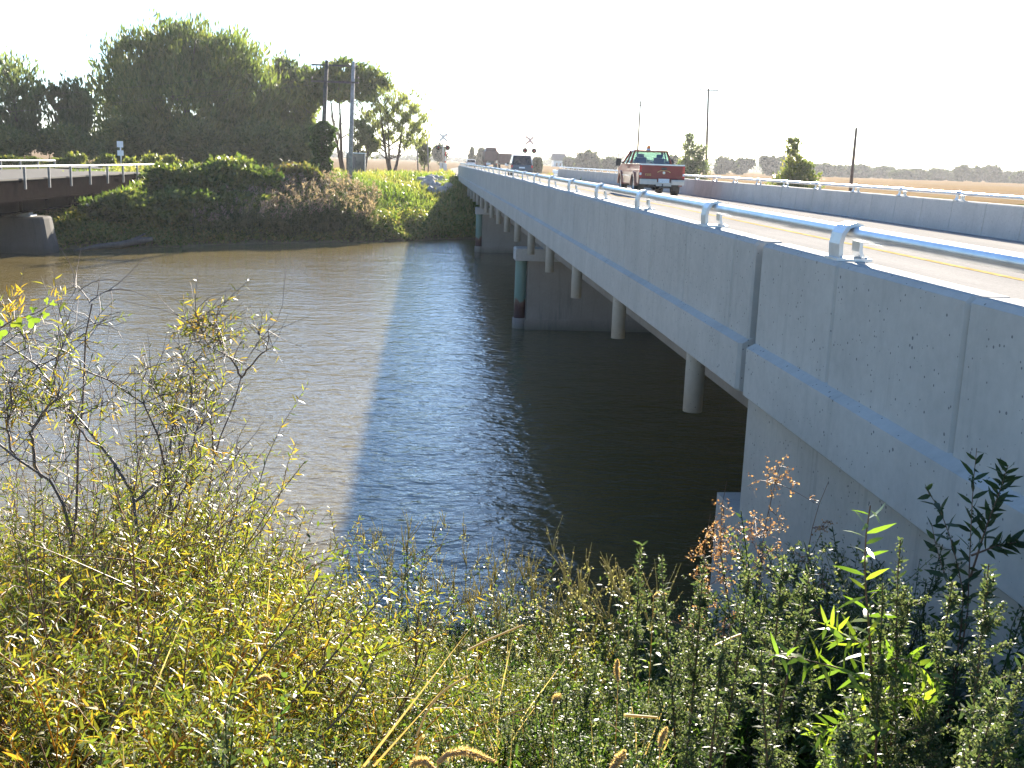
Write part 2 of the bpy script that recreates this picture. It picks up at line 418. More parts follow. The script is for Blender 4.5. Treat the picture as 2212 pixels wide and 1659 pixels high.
def water_mat():
    m, nt, p, out = newmat('turbid_river_water'); v = coords(nt, kind='Object')
    p.inputs['Base Color'].default_value = (.165, .125, .066, 1)
    n0 = noise(nt, .12, 3, v)
    nt.links.new(ramp(nt, [(.3, (.118, .093, .038)), (.7, (.148, .119, .052))], n0), p.inputs['Base Color'])
    p.inputs['Roughness'].default_value = .035; p.inputs['IOR'].default_value = 1.42
    w1 = noise(nt, 1.0, 3, coords(nt, (1.35, 2.0, 1), rot=-.3), .55, .5)
    w2 = noise(nt, 4.8, 4, coords(nt, (1.1, 1.6, 1), rot=-.22), .5, .35)
    w3 = noise(nt, .23, 2, coords(nt, (1, 1.6, 1)), .5, .3)
    b = bump(nt, w1, 1., .05, bump(nt, w3, 1., .05))
    b = bump(nt, w2, 1., .021, b)
    nt.links.new(b, p.inputs['Normal'])
    return m
mb = MB(); mb.add([(-700, 9, -4.73), (700, 9, -4.73), (700, 90, -4.73), (-700, 90, -4.73)], [(0, 1, 2, 3)])
tag(mb.build('water', water_mat(), fix=False), kind='structure')

# brown harvested field on the right
def field_mat():
    m, nt, p, out = newmat('harvested_brown_field'); v = coords(nt)
    rows = noise(nt, .5, 5, coords(nt, (.12, 1.6, 1)), .6); n2 = noise(nt, 1.6, 5, v, .7)
    c = mixc(nt, ramp(nt, [(.3, (.13, .085, .045)), (.7, (.26, .185, .10))], rows), ramp(nt, [(.3, (.12, .08, .04)), (.7, (.29, .22, .13))], n2), .45)
    nt.links.new(c, p.inputs['Base Color']); p.inputs['Roughness'].default_value = .95; p.inputs['Specular IOR Level'].default_value = 0
    nt.links.new(bump(nt, rows, .8, .12), p.inputs['Normal'])
    return m
fx = spaced(0, 24, 900, 24, 60, 3, 1.12); fy = spaced(0, 84, 640, 84, 140, 2.5, 1.1)
fx = fx[(fx >= 24) & (fx < 900)]; fy = fy[(fy >= 84) & (fy < 640)]
tag(grid_obj('field', fx, fy, lambda X, Y: gz(X, Y) + .05 + .05 * np.sin(X * .9) * np.sin(Y * .23), field_mat()), kind='structure')

# roads on land
def strip(name, xc, half, y0, y1, n, dz, mat, zf):
    mb = MB(); vs = []
    for j in range(n + 1):
        y = y0 + (y1 - y0) * j / n; x = float(xc(y))
        vs += [(x - half, y, zf(y) + dz), (x + half, y, zf(y) + dz)]
    mb.add(vs, [(2 * j, 2 * j + 1, 2 * j + 3, 2 * j + 2) for j in range(n)])
    return tag(mb.build(name, mat, fix=False), kind='structure')
rz_ = lambda y: -1.30 + (0 if y < 140 else -(min(y, 400) - 140) * .0012)
strip('road', road_x, 5.2, 97, 600, 60, 0, M['deck'], rz_)
strip('road_line', road_x, .1, 97.2, 400, 50, .005, M['yellow'], rz_)
strip('approach_road', lambda y: 7.7, 5.0, -40, 2.0, 8, 0, M['deck'], rz_)
# old road on the old bridge embankment and the gravel track crossing behind the lawn
strip('old_road', lambda y: -20.6, 3.2, 72.2, 99, 8, -.05, M['asphalt'], lambda y: -1.30)
mb = MB(); vs = []
for j in range(25):
    x = -30 + j * 1.45; y = 89 + .02 * x
    z = max(gz1(x, y), gz1(x, y + 2.5), gz1(x, y + 1.2)) + .06
    vs += [(x, y, z), (x, y + 2.6, z + .03)]
mb.add(vs, [(2 * j, 2 * j + 2, 2 * j + 3, 2 * j + 1) for j in range(24)])
tag(mb.build('gravel_track', M['gravel'], fix=False), kind='structure')

# ---------------------------------------------------------------- the new road bridge
def rise(y): return .06 * float(np.clip((y - 5) / 25, 0, 1)) ** 1.0
bridge = thing('bridge', 'long pale concrete road bridge with pipe rails crossing the river', 'bridge', (0, 0, 0))
def lift(mb):
    mb.v = [(x, y, z + rise(y)) for x, y, z in mb.v]; return mb
ZL, ZR = -1.26, -1.335                     # deck level at the two gutters
J0 = 7.80                                  # expansion joint over the near abutment
YE_L, YE_R, YB = 89.0, 106.0, -9.0
def joints(first, step, lo, hi):
    a = [lo]; y = first
    while y < hi - .5:
        if y > lo + .5: a.append(y)
        y += step
    return a + [hi]
def panel_run(prof, prof_core, js, mb, gap=.018, cham=.017):
    cx = sum(p[0] for p in prof) / len(prof); cz = sum(p[1] for p in prof) / len(prof)
    for a, b in zip(js[:-1], js[1:]):
        a2, b2 = a + gap / 2, b - gap / 2
        sh = [(p[0] + (cham if p[0] < cx else -cham), p[1] + (-cham if p[1] > cz else 0)) for p in prof]
        k = len(prof); vs = []
        for y, pr in ((a2, sh), (a2 + cham, prof), (b2 - cham, prof), (b2, sh)):
            vs += [(p[0], y, p[1]) for p in pr]
        fs = [tuple(range(k)), tuple(reversed(range(3 * k, 4 * k)))]
        for j in range(3):
            for i in range(k):
                i2 = (i + 1) % k; fs.append((j * k + i, (j + 1) * k + i, (j + 1) * k + i2, j * k + i2))
        mb.add(vs, fs)
    mb.prism(prof_core, js[0] + .05, js[-1] - .05, 'y', 0, 30)
PL = [(2.45, -1.30), (2.45, -.553), (2.476, -.527), (2.655, -.527), (2.68, -.553), (2.76, -1.34)]
PLc = [(2.475, -1.30), (2.475, -.57), (2.49, -.55), (2.64, -.55), (2.66, -.57), (2.735, -1.34)]
for k_, (j0, lo, hi) in enumerate(((4.66 - 1.6 * 8, YB, J0 - .06), (8.46, J0 + .11, YE_L))):
    mb = MB(); panel_run(PL, PLc, joints(j0, 1.6, lo, hi), mb)
    o = lift(mb).build('parapet', M['conc'], bridge)
mb = MB(); mb.box(2.52, 2.64, J0 - .11, J0 + .16, -1.3, -.58); lift(mb).build('joint_filler', plain('dark_joint_seal', (.12, .12, .12), .8), bridge)
# projecting edge band below the parapet, its top sloped
FA = [(2.385, -1.66), (2.385, -1.305), (2.46, -1.262), (2.9, -1.275), (2.9, -1.68), (2.41, -1.68)]
for lo, hi in ((YB, J0 - .06), (J0 + .11, YE_L)):
    mb = MB(); ys = np.linspace(lo + .03, hi - .03, 46)
    k = len(FA); vs = []; sh = [(min(p[0] + .028, 2.9), p[1]) for p in FA]
    rings = [(lo, sh)] + [(y, FA) for y in ys] + [(hi, sh)]
    for y, pr in rings: vs += [(p[0], y, p[1]) for p in pr]
    n = len(rings); fs = [tuple(range(k)), tuple(reversed(range((n - 1) * k, n * k)))]
    for j in range(n - 1):
        for i in range(k): i2 = (i + 1) % k; fs.append((j * k + i, (j + 1) * k + i, (j + 1) * k + i2, j * k + i2))
    mb.add(vs, fs); lift(mb).build('edge_band', M['conc'], bridge)
# deck slab and its yellow line
mb = MB(); mb.prism([(2.762, ZL), (12.595, ZR), (12.595, -1.66), (2.905, -1.655), (2.905, -1.3), (2.762, -1.3)], YB, YE_L, 'y', 0, 60)
mb.prism([(2.762, ZL), (12.595, ZR), (12.595, -1.66), (2.762, -1.66)], YE_L, 97, 'y', 0, 4)
lift(mb).build('deck', M['deck'], bridge)
for x in (7.70,):
    mb = MB(); vs = []
    for j in range(61):
        y = YB + (97 - YB) * j / 60; z = ZL + (ZR - ZL) * (x - 2.762) / 9.833 + .005
        vs += [(x - .07, y, z), (x + .07, y, z)]
    mb.add(vs, [(2 * j, 2 * j + 1, 2 * j + 3, 2 * j + 2) for j in range(60)])
    lift(mb).build('centre_line', M['yellow'], bridge)
# right parapet
PR = [(12.60, -1.36), (12.66, -.626), (12.686, -.60), (12.87, -.60), (12.896, -.626), (12.896, -1.70)]
PRc = [(12.625, -1.36), (12.68, -.64), (12.70, -.62), (12.86, -.62), (12.875, -.64), (12.875, -1.70)]
mb = MB(); panel_run(PR, PRc, joints(1.4, 1.6, YB, YE_R), mb); lift(mb).build('parapet', M['conc_far'], bridge)
# girders
for x in (3.6, 5.6, 7.7, 9.8, 11.8):
    mb = MB(); mb.prism([(x - .25, -1.67), (x - .1, -1.85), (x - .1, -2.15), (x - .28, -2.25), (x - .28, -2.4), (x + .28, -2.4), (x + .28, -2.25), (x + .1, -2.15), (x + .1, -1.85), (x + .25, -1.67)], 8.3, 88.5, 'y', 0, 6)
    mb.build('girder', M['conc_pier'], bridge)
# drain pipes hanging under the edge band
mb0 = MB(); mb0.lathe([(.085, -2.49), (.1, -2.49), (.1, -1.62)], 2.80, 0, 0, 'z', 18); mb0.lathe([(.085, -2.49), (.085, -1.7), (.0, -1.7)], 2.80, 0, 0, 'z', 18)
dp = mb0.build('drain_pipe', M['conc_far'], bridge, (0, 10.75, 0))
for k in range(1, 17):
    c = dp.copy(); COL.objects.link(c); c.parent = bridge; c.location = (0, 10.75 + 4.53 * k, rise(10.75 + 4.53 * k))
# piers: green steel pile at the edge, cap and web wall
for py in (30.5, 56.5, 80.0):
    pr = bpy.data.objects.new('pier', None); COL.objects.link(pr); pr.parent = bridge
    mb = MB(); mb.box(2.90, 12.6, py, py + .62, -6.3, -2.75); mb.box(2.86, 12.64, py - .04, py + .66, -6.3, -4.42); mb.build('web_wall', M['conc_pier'], pr)
    mb = MB()
    pf = [(2.52, -2.75), (2.52, -2.44), (2.56, -2.405), (12.9, -2.405), (12.9, -2.75)]
    mb.prism(pf, py - .12, py + .74); mb.build('cap', M['conc_far'], pr)
    for x in (2.72, 12.75):
        mb = MB(); mb.lathe([(.165, -4.5), (.165, -2.76)], x, py + .3, 0, 'z', 20); mb.build('pile', M['pile'], pr)
        mb = MB(); mb.lathe([(.0, -4.43), (.2, -4.43), (.2, -6.3)], x, py + .3, 0, 'z', 20); mb.build('pile_collar', M['conc_pier'], pr)
# abutments
ab = bpy.data.objects.new('abutment', None); COL.objects.link(ab); ab.parent = bridge
mb = MB(); mb.box(2.50, 12.8, -8, 7.93, -6.0, -1.672); mb.build('wing_wall', M['conc_wall'], ab)
mb = MB(); mb.box(2.47, 12.85, 7.3, 8.48, -6.0, -2.66); mb.build('bearing_seat', M['conc_wall'], ab)
mb = MB(); mb.box(2.6, 12.8, 87.6, 89.5, -5, -1.685); mb.build('far_abutment', M['conc_pier'], bridge)
# rails: pipe and arched posts
def railing(xo, zt, y0, y1, first, flip, step=3.22):
    rl = bpy.data.objects.new('railing', None); COL.objects.link(rl); rl.parent = bridge
    s = -1 if flip else 1
    xc = xo + s * .15
    mb = MB(); ys = np.linspace(y0, y1, 60)
    mb.tube([(xc, y, zt + .165 + rise(y)) for y in ys], .0445, 16); mb.build('pipe_rail', M['galv'], rl)
    sec = [(.045, 0), (.040, .10), (.052, .165), (.085, .215), (.135, .232), (.18, .218), (.205, .17), (.20, .10), (.20, .06), (.225, 0)]
    def ribbon(sec, y0_, y1_, th):
        mb = MB(); a = np.array(sec, float); t = np.gradient(a, axis=0); t /= np.linalg.norm(t, axis=1, keepdims=True)
        nrm = np.stack([t[:, 1], -t[:, 0]], 1)
        inn = a + nrm * th; vs = []
        for y in (y0_, y1_):
            vs += [(s * p[0], y, p[1]) for p in a] + [(s * p[0], y, p[1]) for p in inn]
        n = len(a); fs = []
        for i in range(n - 1):
            fs += [(i, i + 1, 2 * n + i + 1, 2 * n + i), (n + i, 3 * n + i, 3 * n + i + 1, n + i + 1), (i, n + i, n + i + 1, i + 1), (2 * n + i, 2 * n + i + 1, 3 * n + i + 1, 3 * n + i)]
        fs += [(0, 2 * n, 3 * n, n), (n - 1, 2 * n - 1, 4 * n - 1, 3 * n - 1)]
        return mb.add(vs, fs)
    mb = ribbon(sec[:7], -.085, .085, .026)
    mb2 = ribbon(sec[5:], -.06, .06, .022); mb.add(mb2.v, mb2.f)
    mb.box(*(sorted((s * .025, s * .25))), -.10, .10, -.003, .014)
    for dx in (.06, .215):
        for dy in (-.09, .09): mb.lathe([(0, .028), (.01, .028), (.01, .01)], s * dx, dy, 0, 'z', 6)
    first_o = None; y = first
    while y < y1 - .3:
        if first_o is None: first_o = o = mb.build('post', M['alum'], rl)
        else: o = first_o.copy(); COL.objects.link(o); o.parent = rl
        o.location = (xo, y, zt + rise(y) + .001); y += step
    return rl
railing(2.455, -.527, YB, YE_L - .3, 6.46 - 3.22 * 4, False)
railing(12.89, -.60, YB, YE_R - .3, -6.9, True)
tag(bridge, 'long pale concrete road bridge with galvanised pipe rails and hanging drain pipes', 'bridge')
# steel guard rail bolted to the far end of the right parapet
gr = thing('guard_rail', 'short steel guard rail with closely set posts past the end of the right parapet', 'guard rail', (0, 0, 0))
mb = MB(); pf = [(0, -.16), (.03, -.13), (.08, -.09), (.03, -.03), (.03, .03), (.08, .09), (.03, .13), (0, .16), (-.004, .16), (-.004, -.16)]
ys = np.linspace(106.1, 118, 12); k = len(pf); vs = []
for j, y in enumerate(ys): vs += [(12.7 + .006 * (y - 106) ** 2 - p[0], y, -.85 + p[1]) for p in pf]
mb.add(vs, [(j * k + i, (j + 1) * k + i, (j + 1) * k + (i + 1) % k, j * k + (i + 1) % k) for j in range(11) for i in range(k)]); mb.build('rail_beam', M['galv'], gr)
for j in range(8):
    y = 106.6 + j * 1.5; x = 12.78 + .006 * (y - 106) ** 2
    mb = MB(); mb.box(x, x + .15, y - .1, y + .1, -1.9, -.68); mb.build('post', M['galv'], gr)

# ---------------------------------------------------------------- the old steel bridge upstream
ob = thing('old_bridge', 'old dark rusty girder bridge with thin white post railing across the river', 'bridge', (0, 0, 0))
mb = MB(); mb.box(-24.2, -17.2, -60, 72.5, -1.62, -1.45); mb.box(-17.2, -16.97, -60, 72.5, -1.47, -1.405); mb.build('deck', M['conc_old'], ob)
for x in (-17.12, -23.8):
    mb = MB(); mb.box(x - .06, x + .06, -60, 72, -2.30, -1.48); mb.box(x - .12, x + .12, -60, 72, -2.36, -2.302); mb.build('fascia_beam', M['rust'], ob)
for x in (-17.75, -20.5, -23.1):
    mb = MB(); mb.box(x - .05, x + .05, -60, 72, -2.86, -1.625); mb.box(x - .22, x + .22, -60, 72, -2.94, -2.862)
    for y in np.arange(20, 71, 3.2): mb.box(x - .2, x + .2, y - .03, y + .03, -2.858, -1.63)
    mb.build('main_girder', M['rust'], ob)
for x, ph in ((-16.95, 0), (-24.1, 1.4)):
    rl = bpy.data.objects.new('railing', None); COL.objects.link(rl); rl.parent = ob
    mb = MB(); mb.tube([(x, y, -.9 - .002 * max(0, y - 45)) for y in np.linspace(-20, 73, 40)], .045, 8)
    mb.build('top_rail', M['white_rail'], rl)
    p0 = None
    for i in range(16):
        y = 29.5 + i * 2.98 - ph
        mb = MB(); mb.box(-.045, .045, -.045, .045, -1.85 if ph == 0 else -1.4, -.92)
        if p0 is None: p0 = o = mb.build('post', M['rail_post'], rl)
        else: o = p0.copy(); COL.objects.link(o); o.parent = rl
        o.location = (x + .06, y, -.002 * max(0, y - 45))
pr = bpy.data.objects.new('pier', None); COL.objects.link(pr); pr.parent = ob
mb = MB(); vs = []
for z, gx_ in ((-6.2, .35), (-4.6, .22), (-3.22, 0), (-3.14, -.06)):
    for q in range(24):
        an = 2 * math.pi * q / 24; cx_, cy_ = math.cos(an), math.sin(an)
        ex = (abs(cx_) ** .35) * (1 if cx_ > 0 else -1); ey = (abs(cy_) ** .35) * (1 if cy_ > 0 else -1)
        vs.append((-20.6 + ex * (3.65 + gx_), 50.2 + ey * (.85 + gx_ * .7), z))
fs = [(i * 24 + q, i * 24 + (q + 1) % 24, (i + 1) * 24 + (q + 1) % 24, (i + 1) * 24 + q) for i in range(3) for q in range(24)]
fs.append(tuple(72 + q for q in range(24))); mb.add(vs, fs); mb.build('stem', M['conc_old'], pr)
for x in (-17.9, -20.5, -23.1):
    mb = MB(); mb.box(x - .3, x + .3, 49.8, 50.6, -3.139, -3.06); mb.box(x - .18, x + .18, 49.95, 50.45, -3.059, -2.942); mb.build('bearing', M['white_rail'], pr)
mb = MB(); mb.box(-24.3, -16.9, 71.2, 73, -4.5, -1.625); mb.build('abutment', M['conc_old'], ob)
# old driftwood trunk by the pier
lg = MB(); p0 = atZ(160, 542, -4.70); p1 = atZ(262, 528, -4.55); p2 = atZ(330, 516, -4.3)
lg.tube([p0, (p0 + p1) / 2 + (0, 0, .06), p1, (p1 + p2) / 2 + (0, 0, .02), p2], [.05, .12, .16, .18, .1], 10)
lg.tube([p1, p1 + (1.0, .6, .5)], [.09, .03], 7)
tag(lg.build('driftwood_log', M['driftwood']), 'grey driftwood trunk lying on the muddy bank beside the old bridge pier', 'log')

# ---------------------------------------------------------------- trees on the far bank
LM = {}
LM['maple'] = leafmat('maple_leaf', [(.055, .085, .026), (.08, .115, .034), (.12, .15, .044), (.18, .19, .055)], .42, .5)
LM['grey'] = leafmat('grey_green_leaf', [(.06, .09, .04), (.095, .125, .055), (.14, .165, .075)], .45, .5)
LM['willow_far'] = leafmat('pale_willow_leaf', [(.085, .115, .04), (.14, .165, .06), (.20, .21, .085)], .5, .45)
LM['shrub'] = leafmat('vine_shrub_leaf', [(.035, .06, .018), (.06, .095, .025), (.11, .14, .035), (.17, .17, .045)], .38, .42)
LM['shrub_red'] = leafmat('autumn_shrub_leaf', [(.04, .06, .02), (.11, .12, .035), (.17, .10, .05)], .35, .45)
LM['ivy'] = leafmat('ivy_leaf', [(.02, .045, .012), (.045, .085, .02), (.08, .12, .03)], .3, .4)
LM['far'] = leafmat('distant_leaf', [(.028, .045, .022), (.045, .065, .03), (.07, .085, .035)], .25, .6)
LM['sap'] = leafmat('sapling_leaf', [(.05, .075, .02), (.10, .13, .03), (.20, .19, .05)], .45, .4)

def lobes_auto(rng, W, H, bf, n, flat=.9):
    """lobes of a crown W wide, from bf*H to H"""
    L = []; cz = H * (bf + 1) / 2; rz_ = H * (1 - bf) / 2; rx = W / 2
    for i in range(n):
        d = rng.normal(size=3); d /= np.linalg.norm(d); r = rng.uniform(.35, .78)
        s = rng.uniform(.26, .46)
        L.append((d[0] * r * rx, d[1] * r * rx * .8, cz + d[2] * r * rz_ * flat, s * rx, s * rx, s * min(rz_ * 1.0, rx * 1.25)))
    L.append((0, 0, cz, rx * .62, rx * .55, rz_ * .72))
    return L
def crown_fb(rng, lobes, n, size, aspect=.4, up=.9, gaps=.2, fb=None, jag=.22):
    fb = fb or FB(); vol = np.array([l[3] * l[5] for l in lobes]); pk = rng.choice(len(lobes), n, p=vol / vol.sum())
    A = np.array(lobes)[pk]; d = rng.normal(size=(n, 3)); d /= np.linalg.norm(d, axis=1, keepdims=True)
    r = rng.uniform(.25, 1.0, n) ** .55
    ph = rng.uniform(0, 6, len(lobes))[pk]
    k = 1 + jag * np.sin(d[:, 0] * 7 + ph) * np.sin(d[:, 2] * 6 + ph * 2) + jag * .8 * np.sin(d[:, 1] * 11 + d[:, 2] * 9 + ph) + rng.exponential(.07, n)
    P = A[:, :3] + d * A[:, 3:] * (r * k)[:, None]
    f = 2.4 / max(1.0, float(np.mean(A[:, 3])))
    g = np.sin(P[:, 0] * 2.1 * f + ph) * np.sin(P[:, 2] * 2.3 * f + 1) + .6 * np.sin(P[:, 1] * 1.9 * f) * np.sin(P[:, 0] * 4.1 * f + P[:, 2] * 3.7 * f)
    keep = g > -1.25 + gaps * 1.6
    P = P[keep]; d = d[keep]; g = g[keep]
    D = d * .55 + np.array([0, 0, up]) + rng.normal(size=P.shape) * .55
    t = np.clip(.45 + .18 * np.sin(P[:, 0] * 1.3 + P[:, 2] * .9) + rng.normal(0, .2, len(P)), 0, 1)
    fb.cards(P, size, rng, aspect, 0, t, D)
    return fb
def limbs(rng, mb, base, H, W, bf, r0, n=9, lean=0., stems=1):
    for s in range(stems):
        a0 = rng.uniform(0, 6.28); off = 0 if stems == 1 else .35 * r0 * 3
        b = np.array(base) + (off * math.cos(a0), off * math.sin(a0) * .5, -.2)
        sp = 0 if stems == 1 else W * .22
        top = np.array(base) + (math.cos(a0) * sp + lean, math.sin(a0) * sp * .6, H * .88)
        T = [b + (top - b) * t + np.array([math.sin(t * 5 + a0) * .12, math.cos(t * 4) * .1, 0]) * W * .1 * (t > 0) for t in np.linspace(0, 1, 8)]
        rr = [r0 * (1 - .88 * t) * (1.25 if t == 0 else 1) for t in np.linspace(0, 1, 8)]
        mb.tube(T, rr, 8)
        for i in range(n):
            t = rng.uniform(max(.18, bf * .7), .85); k = t * 7; i0 = int(k); p = T[i0] + (T[min(i0 + 1, 7)] - T[i0]) * (k - i0)
            a = rng.uniform(0, 6.28); l = W * rng.uniform(.25, .45) * (1.15 - t)
            q = p + np.array([math.cos(a) * l, math.sin(a) * l, l * rng.uniform(.5, 1.1)])
            m_ = (p + q) / 2 + np.array([0, 0, -.08 * l])
            rb = r0 * (1 - .85 * t) * .55
            mb.tube([p, m_, q, q + (q - m_) * .4], [rb, rb * .7, rb * .4, rb * .12], 5)
def tree(name, label, cat, x0, x1, ytop, Y, seed, mat, n, size, bf=.15, nl=9, gaps=.2, group=None, base=None, r0=None, stems=1, aspect=.4, up=.9, extra=None, zb=None, jag=.22, trunk=True, wood='bark'):
    rng = np.random.default_rng(seed)
    p = atY((x0 + x1) / 2, ytop, Y); W = (x1 - x0) * Y / FPX * 1.0
    z0 = gz1(p[0], Y) if zb is None else zb; H = p[2] - z0
    t = thing(name, label, cat, (p[0], Y, z0), 0, group)
    lob = lobes_auto(rng, W * .93, H * .97, bf, nl) if extra is None else [(a * W, b * W, c * H, d * W, d * W, e * H) for a, b, c, d, e in extra]
    if trunk:
        mb = MB(); limbs(rng, mb, (0, 0, 0), H * .95, W, bf, r0 or max(.08, W * .028), 10, 0, stems); mb.build('trunk', M[wood], t)
    crown_fb(rng, lob, n, size, aspect, up, gaps, None, jag).build('crown', LM[mat], t)
    return t
G1 = 'trees on the far bank'
tree('maple_tree', 'huge round dark green tree, the tallest on the far bank', 'tree', 203, 594, 30, 112, 11, 'maple', 46000, .64, .03, 12, .2, G1, aspect=.28, up=1.5,
     extra=[(-.02, 0, .80, .22, .17), (-.24, 0, .70, .19, .17), (.2, -.05, .70, .22, .18), (.06, .1, .62, .3, .26), (-.3, 0, .50, .2, .16), (.33, 0, .5, .2, .2), (0, -.15, .40, .34, .26), (-.3, .1, .28, .2, .2), (.32, 0, .26, .2, .22), (-.1, -.1, .16, .3, .16), (.2, .1, .14, .28, .15), (-.38, 0, .14, .14, .14)])
tree('cottonwood_tree', 'airy grey green tree standing at the left edge of the photo', 'tree', -80, 128, 112, 92, 12, 'grey', 11000, .5, .03, 12, .78, G1, aspect=.3, up=1.5)
tree('cottonwood_tree', 'airy grey green tree between the edge tree and the huge round tree', 'tree', 72, 208, 138, 94, 13, 'grey', 10500, .5, .03, 13, .72, G1, aspect=.3, up=1.5)
tree('maple_tree', 'spiky topped green tree just right of the huge round tree', 'tree', 556, 690, 93, 120, 14, 'grey', 15000, .6, .02, 12, .3, G1)
tree('maple_tree', 'dark thin tree with a lifted spreading crown behind the twin utility poles', 'tree', 645, 845, 124, 116, 15, 'maple', 9000, .6, .36, 10, .3, G1, stems=2, r0=.2, extra=[(-.25, 0, .80, .22, .10), (0, 0, .88, .25, .10), (.25, 0, .83, .2, .09), (.38, 0, .77, .12, .06), (-.1, 0, .72, .25, .1), (.15, 0, .71, .2, .08), (-.36, 0, .62, .14, .12), (-.42, 0, .42, .1, .14)])
tree('willow_tree', 'loose pale green willow with several bare trunks, right end of the tree row', 'tree', 772, 926, 182, 112, 16, 'willow_far', 9500, .46, .10, 13, .78, G1, stems=4, r0=.16, aspect=.26, up=1.5, jag=.4, extra=[(-.30, 0, .55, .22, .22), (-.15, 0, .74, .24, .20), (.1, 0, .82, .24, .17), (.28, 0, .66, .23, .19), (.34, 0, .46, .18, .17), (.05, 0, .60, .24, .18), (.2, 0, .38, .15, .11), (-.27, 0, .33, .15, .1), (-.02, 0, .42, .12, .1)])
tree('willow_tree', 'thin pale willow in front of the lifted crown tree', 'tree', 745, 825, 235, 108, 17, 'willow_far', 4500, .36, .12, 8, .75, G1, stems=2, r0=.12)
tree('small_tree', 'small ragged tree right of the willow beside two thin posts', 'tree', 896, 940, 292, 128, 18, 'grey', 1600, .36, .05, 6, .45, G1)
tree('round_tree', 'dark round tree standing alone behind the leftmost crossing signal', 'tree', 930, 974, 304, 300, 19, 'far', 3000, .8, .05, 6, .1)
tree('conifer_tree', 'pointed dark evergreen, left one of the twin evergreens beyond the road', 'tree', 1009, 1030, 316, 330, 20, 'far', 1500, .8, .0, 5, .0, 'twin evergreens', extra=[(0, 0, .2, .42, .2), (0, 0, .45, .36, .22), (0, 0, .72, .22, .2), (0, 0, .88, .1, .12)])
tree('conifer_tree', 'blunt dark evergreen, right one of the twin evergreens beyond the road', 'tree', 1027, 1054, 318, 332, 21, 'far', 1800, .8, .0, 5, .0, 'twin evergreens', extra=[(0, 0, .2, .46, .2), (0, 0, .5, .42, .25), (.05, 0, .76, .3, .2), (-.05, 0, .88, .14, .1)])
# low dark thicket filling in below the tall crowns, one bush at a time
for i, (x0, x1, yt, Y, lab) in enumerate([
    (-70, 90, 262, 88, 'dark bush under the tree at the left edge of the photo'), (70, 215, 255, 90, 'dark bush below the second airy tree'),
    (200, 360, 250, 101, 'dark bush under the left half of the huge round tree'), (330, 520, 245, 103, 'dark bush under the middle of the huge round tree'),
    (480, 640, 240, 104, 'dark bush under the right half of the huge round tree'), (600, 722, 255, 105, 'green bush behind the ivy covered pole')]):
    tree('bush', lab, 'bush', x0, x1, yt, Y, 40 + i, 'maple', 6500, .42, 0, 8, .05, 'bushes below the tall trees', trunk=False, up=.5)
# big vine-covered shrubs on the far bank slope
for i, (x0, x1, yt, Y, n, mat, lab) in enumerate([
    (320, 490, 346, 60.5, 9000, 'shrub', 'large sunlit vine covered shrub at the end of the old bridge'), (430, 600, 335, 63, 9000, 'shrub', 'tallest vine covered shrub on the far bank, yellowish on top'),
    (555, 705, 348, 66, 7000, 'shrub_red', 'vine covered shrub with reddish tips left of the ivy covered pole'), (190, 365, 408, 55.6, 6000, 'shrub', 'low shrub hanging over the bank next to the old bridge pier'),
    (300, 490, 400, 57.8, 8000, 'shrub', 'dark shrub low on the bank below the largest vine shrub'), (440, 620, 408, 60.2, 7500, 'shrub', 'dark shrub at the water in the middle of the far bank'),
    (630, 770, 398, 67, 4500, 'shrub', 'dark shrub around the foot of the two utility poles'), (140, 190, 482, 53.6, 900, 'sap', 'small bright green shrub in the gap beside the old bridge pier'),
    (580, 710, 396, 65, 5000, 'shrub', 'dark green shrub in front of the ivy covered pole')]):
    tree('shrub', lab, 'shrub', x0, x1, yt, Y, 60 + i, mat, int(n * 1.3), .30, 0, 13, .0, 'shrubs on the far bank', trunk=False, up=.35, aspect=.55, jag=.3)
# leafy plants along the far side of the old road
for i, (x0, x1, yt) in enumerate([(-10, 45, 338), (40, 95, 343), (138, 182, 332), (205, 250, 334), (298, 352, 330), (262, 300, 345), (345, 390, 340), (100, 140, 346)]):
    tree('roadside_bush', ['round pale bush at the left end behind the old railing', 'low pale bush behind the old railing, second from the left', 'upright pale bush behind the old railing', 'upright pale bush left of the white sign', 'spreading pale bush right of the white sign', 'low weedy bush at the foot of the white sign', 'low pale bush where the old railing ends', 'lowest weedy bush behind the old railing'][i],
         'bush', x0 - 6, x1 + 6, yt - 9, 76 + i % 3, 80 + i, 'sap', 1300, .24, 0, 6, .25, 'bushes behind the old railing', trunk=False, aspect=.5, zb=-1.75)
# right-hand side: saplings and distant field trees
tree('sapling', 'feathery yellow green young tree just behind the right parapet', 'tree', 1664, 1786, 296, 90, 101, 'sap', 5200, .3, .02, 9, .12, None, r0=.07, zb=-2.0,
     extra=[(.02, 0, .12, .42, .16), (-.12, 0, .25, .3, .16), (.15, 0, .3, .3, .16), (0, 0, .42, .26, .15), (.2, 0, .5, .12, .1), (-.02, 0, .6, .17, .13), (-.1, 0, .78, .12, .1), (-.06, 0, .9, .1, .09), (-.15, 0, .93, .06, .05)])
tree('sapling', 'dark bushy young tree left of the tall crossarm pole', 'tree', 1458, 1542, 286, 140, 102, 'grey', 5200, .36, .02, 9, .1, None, r0=.09, zb=-2.1,
     extra=[(0, 0, .12, .45, .16), (-.15, 0, .3, .3, .18), (.15, 0, .35, .3, .16), (.0, 0, .5, .3, .16), (-.1, 0, .72, .2, .14), (.2, 0, .68, .14, .1), (-.12, 0, .9, .1, .1)])
def far_tree(x0, x1, yt, Y, seed, lab, grp='trees at the edge of the far field'):
    base = bpy.data.objects.get
    tree('field_tree', lab, 'tree', x0, x1, yt, Y, seed, 'far', int(900 + (x1 - x0) * 45), .0030 * Y + .3, 0.0, 9, -.2, grp, trunk=False, aspect=.6, up=.3, zb=-2.4)
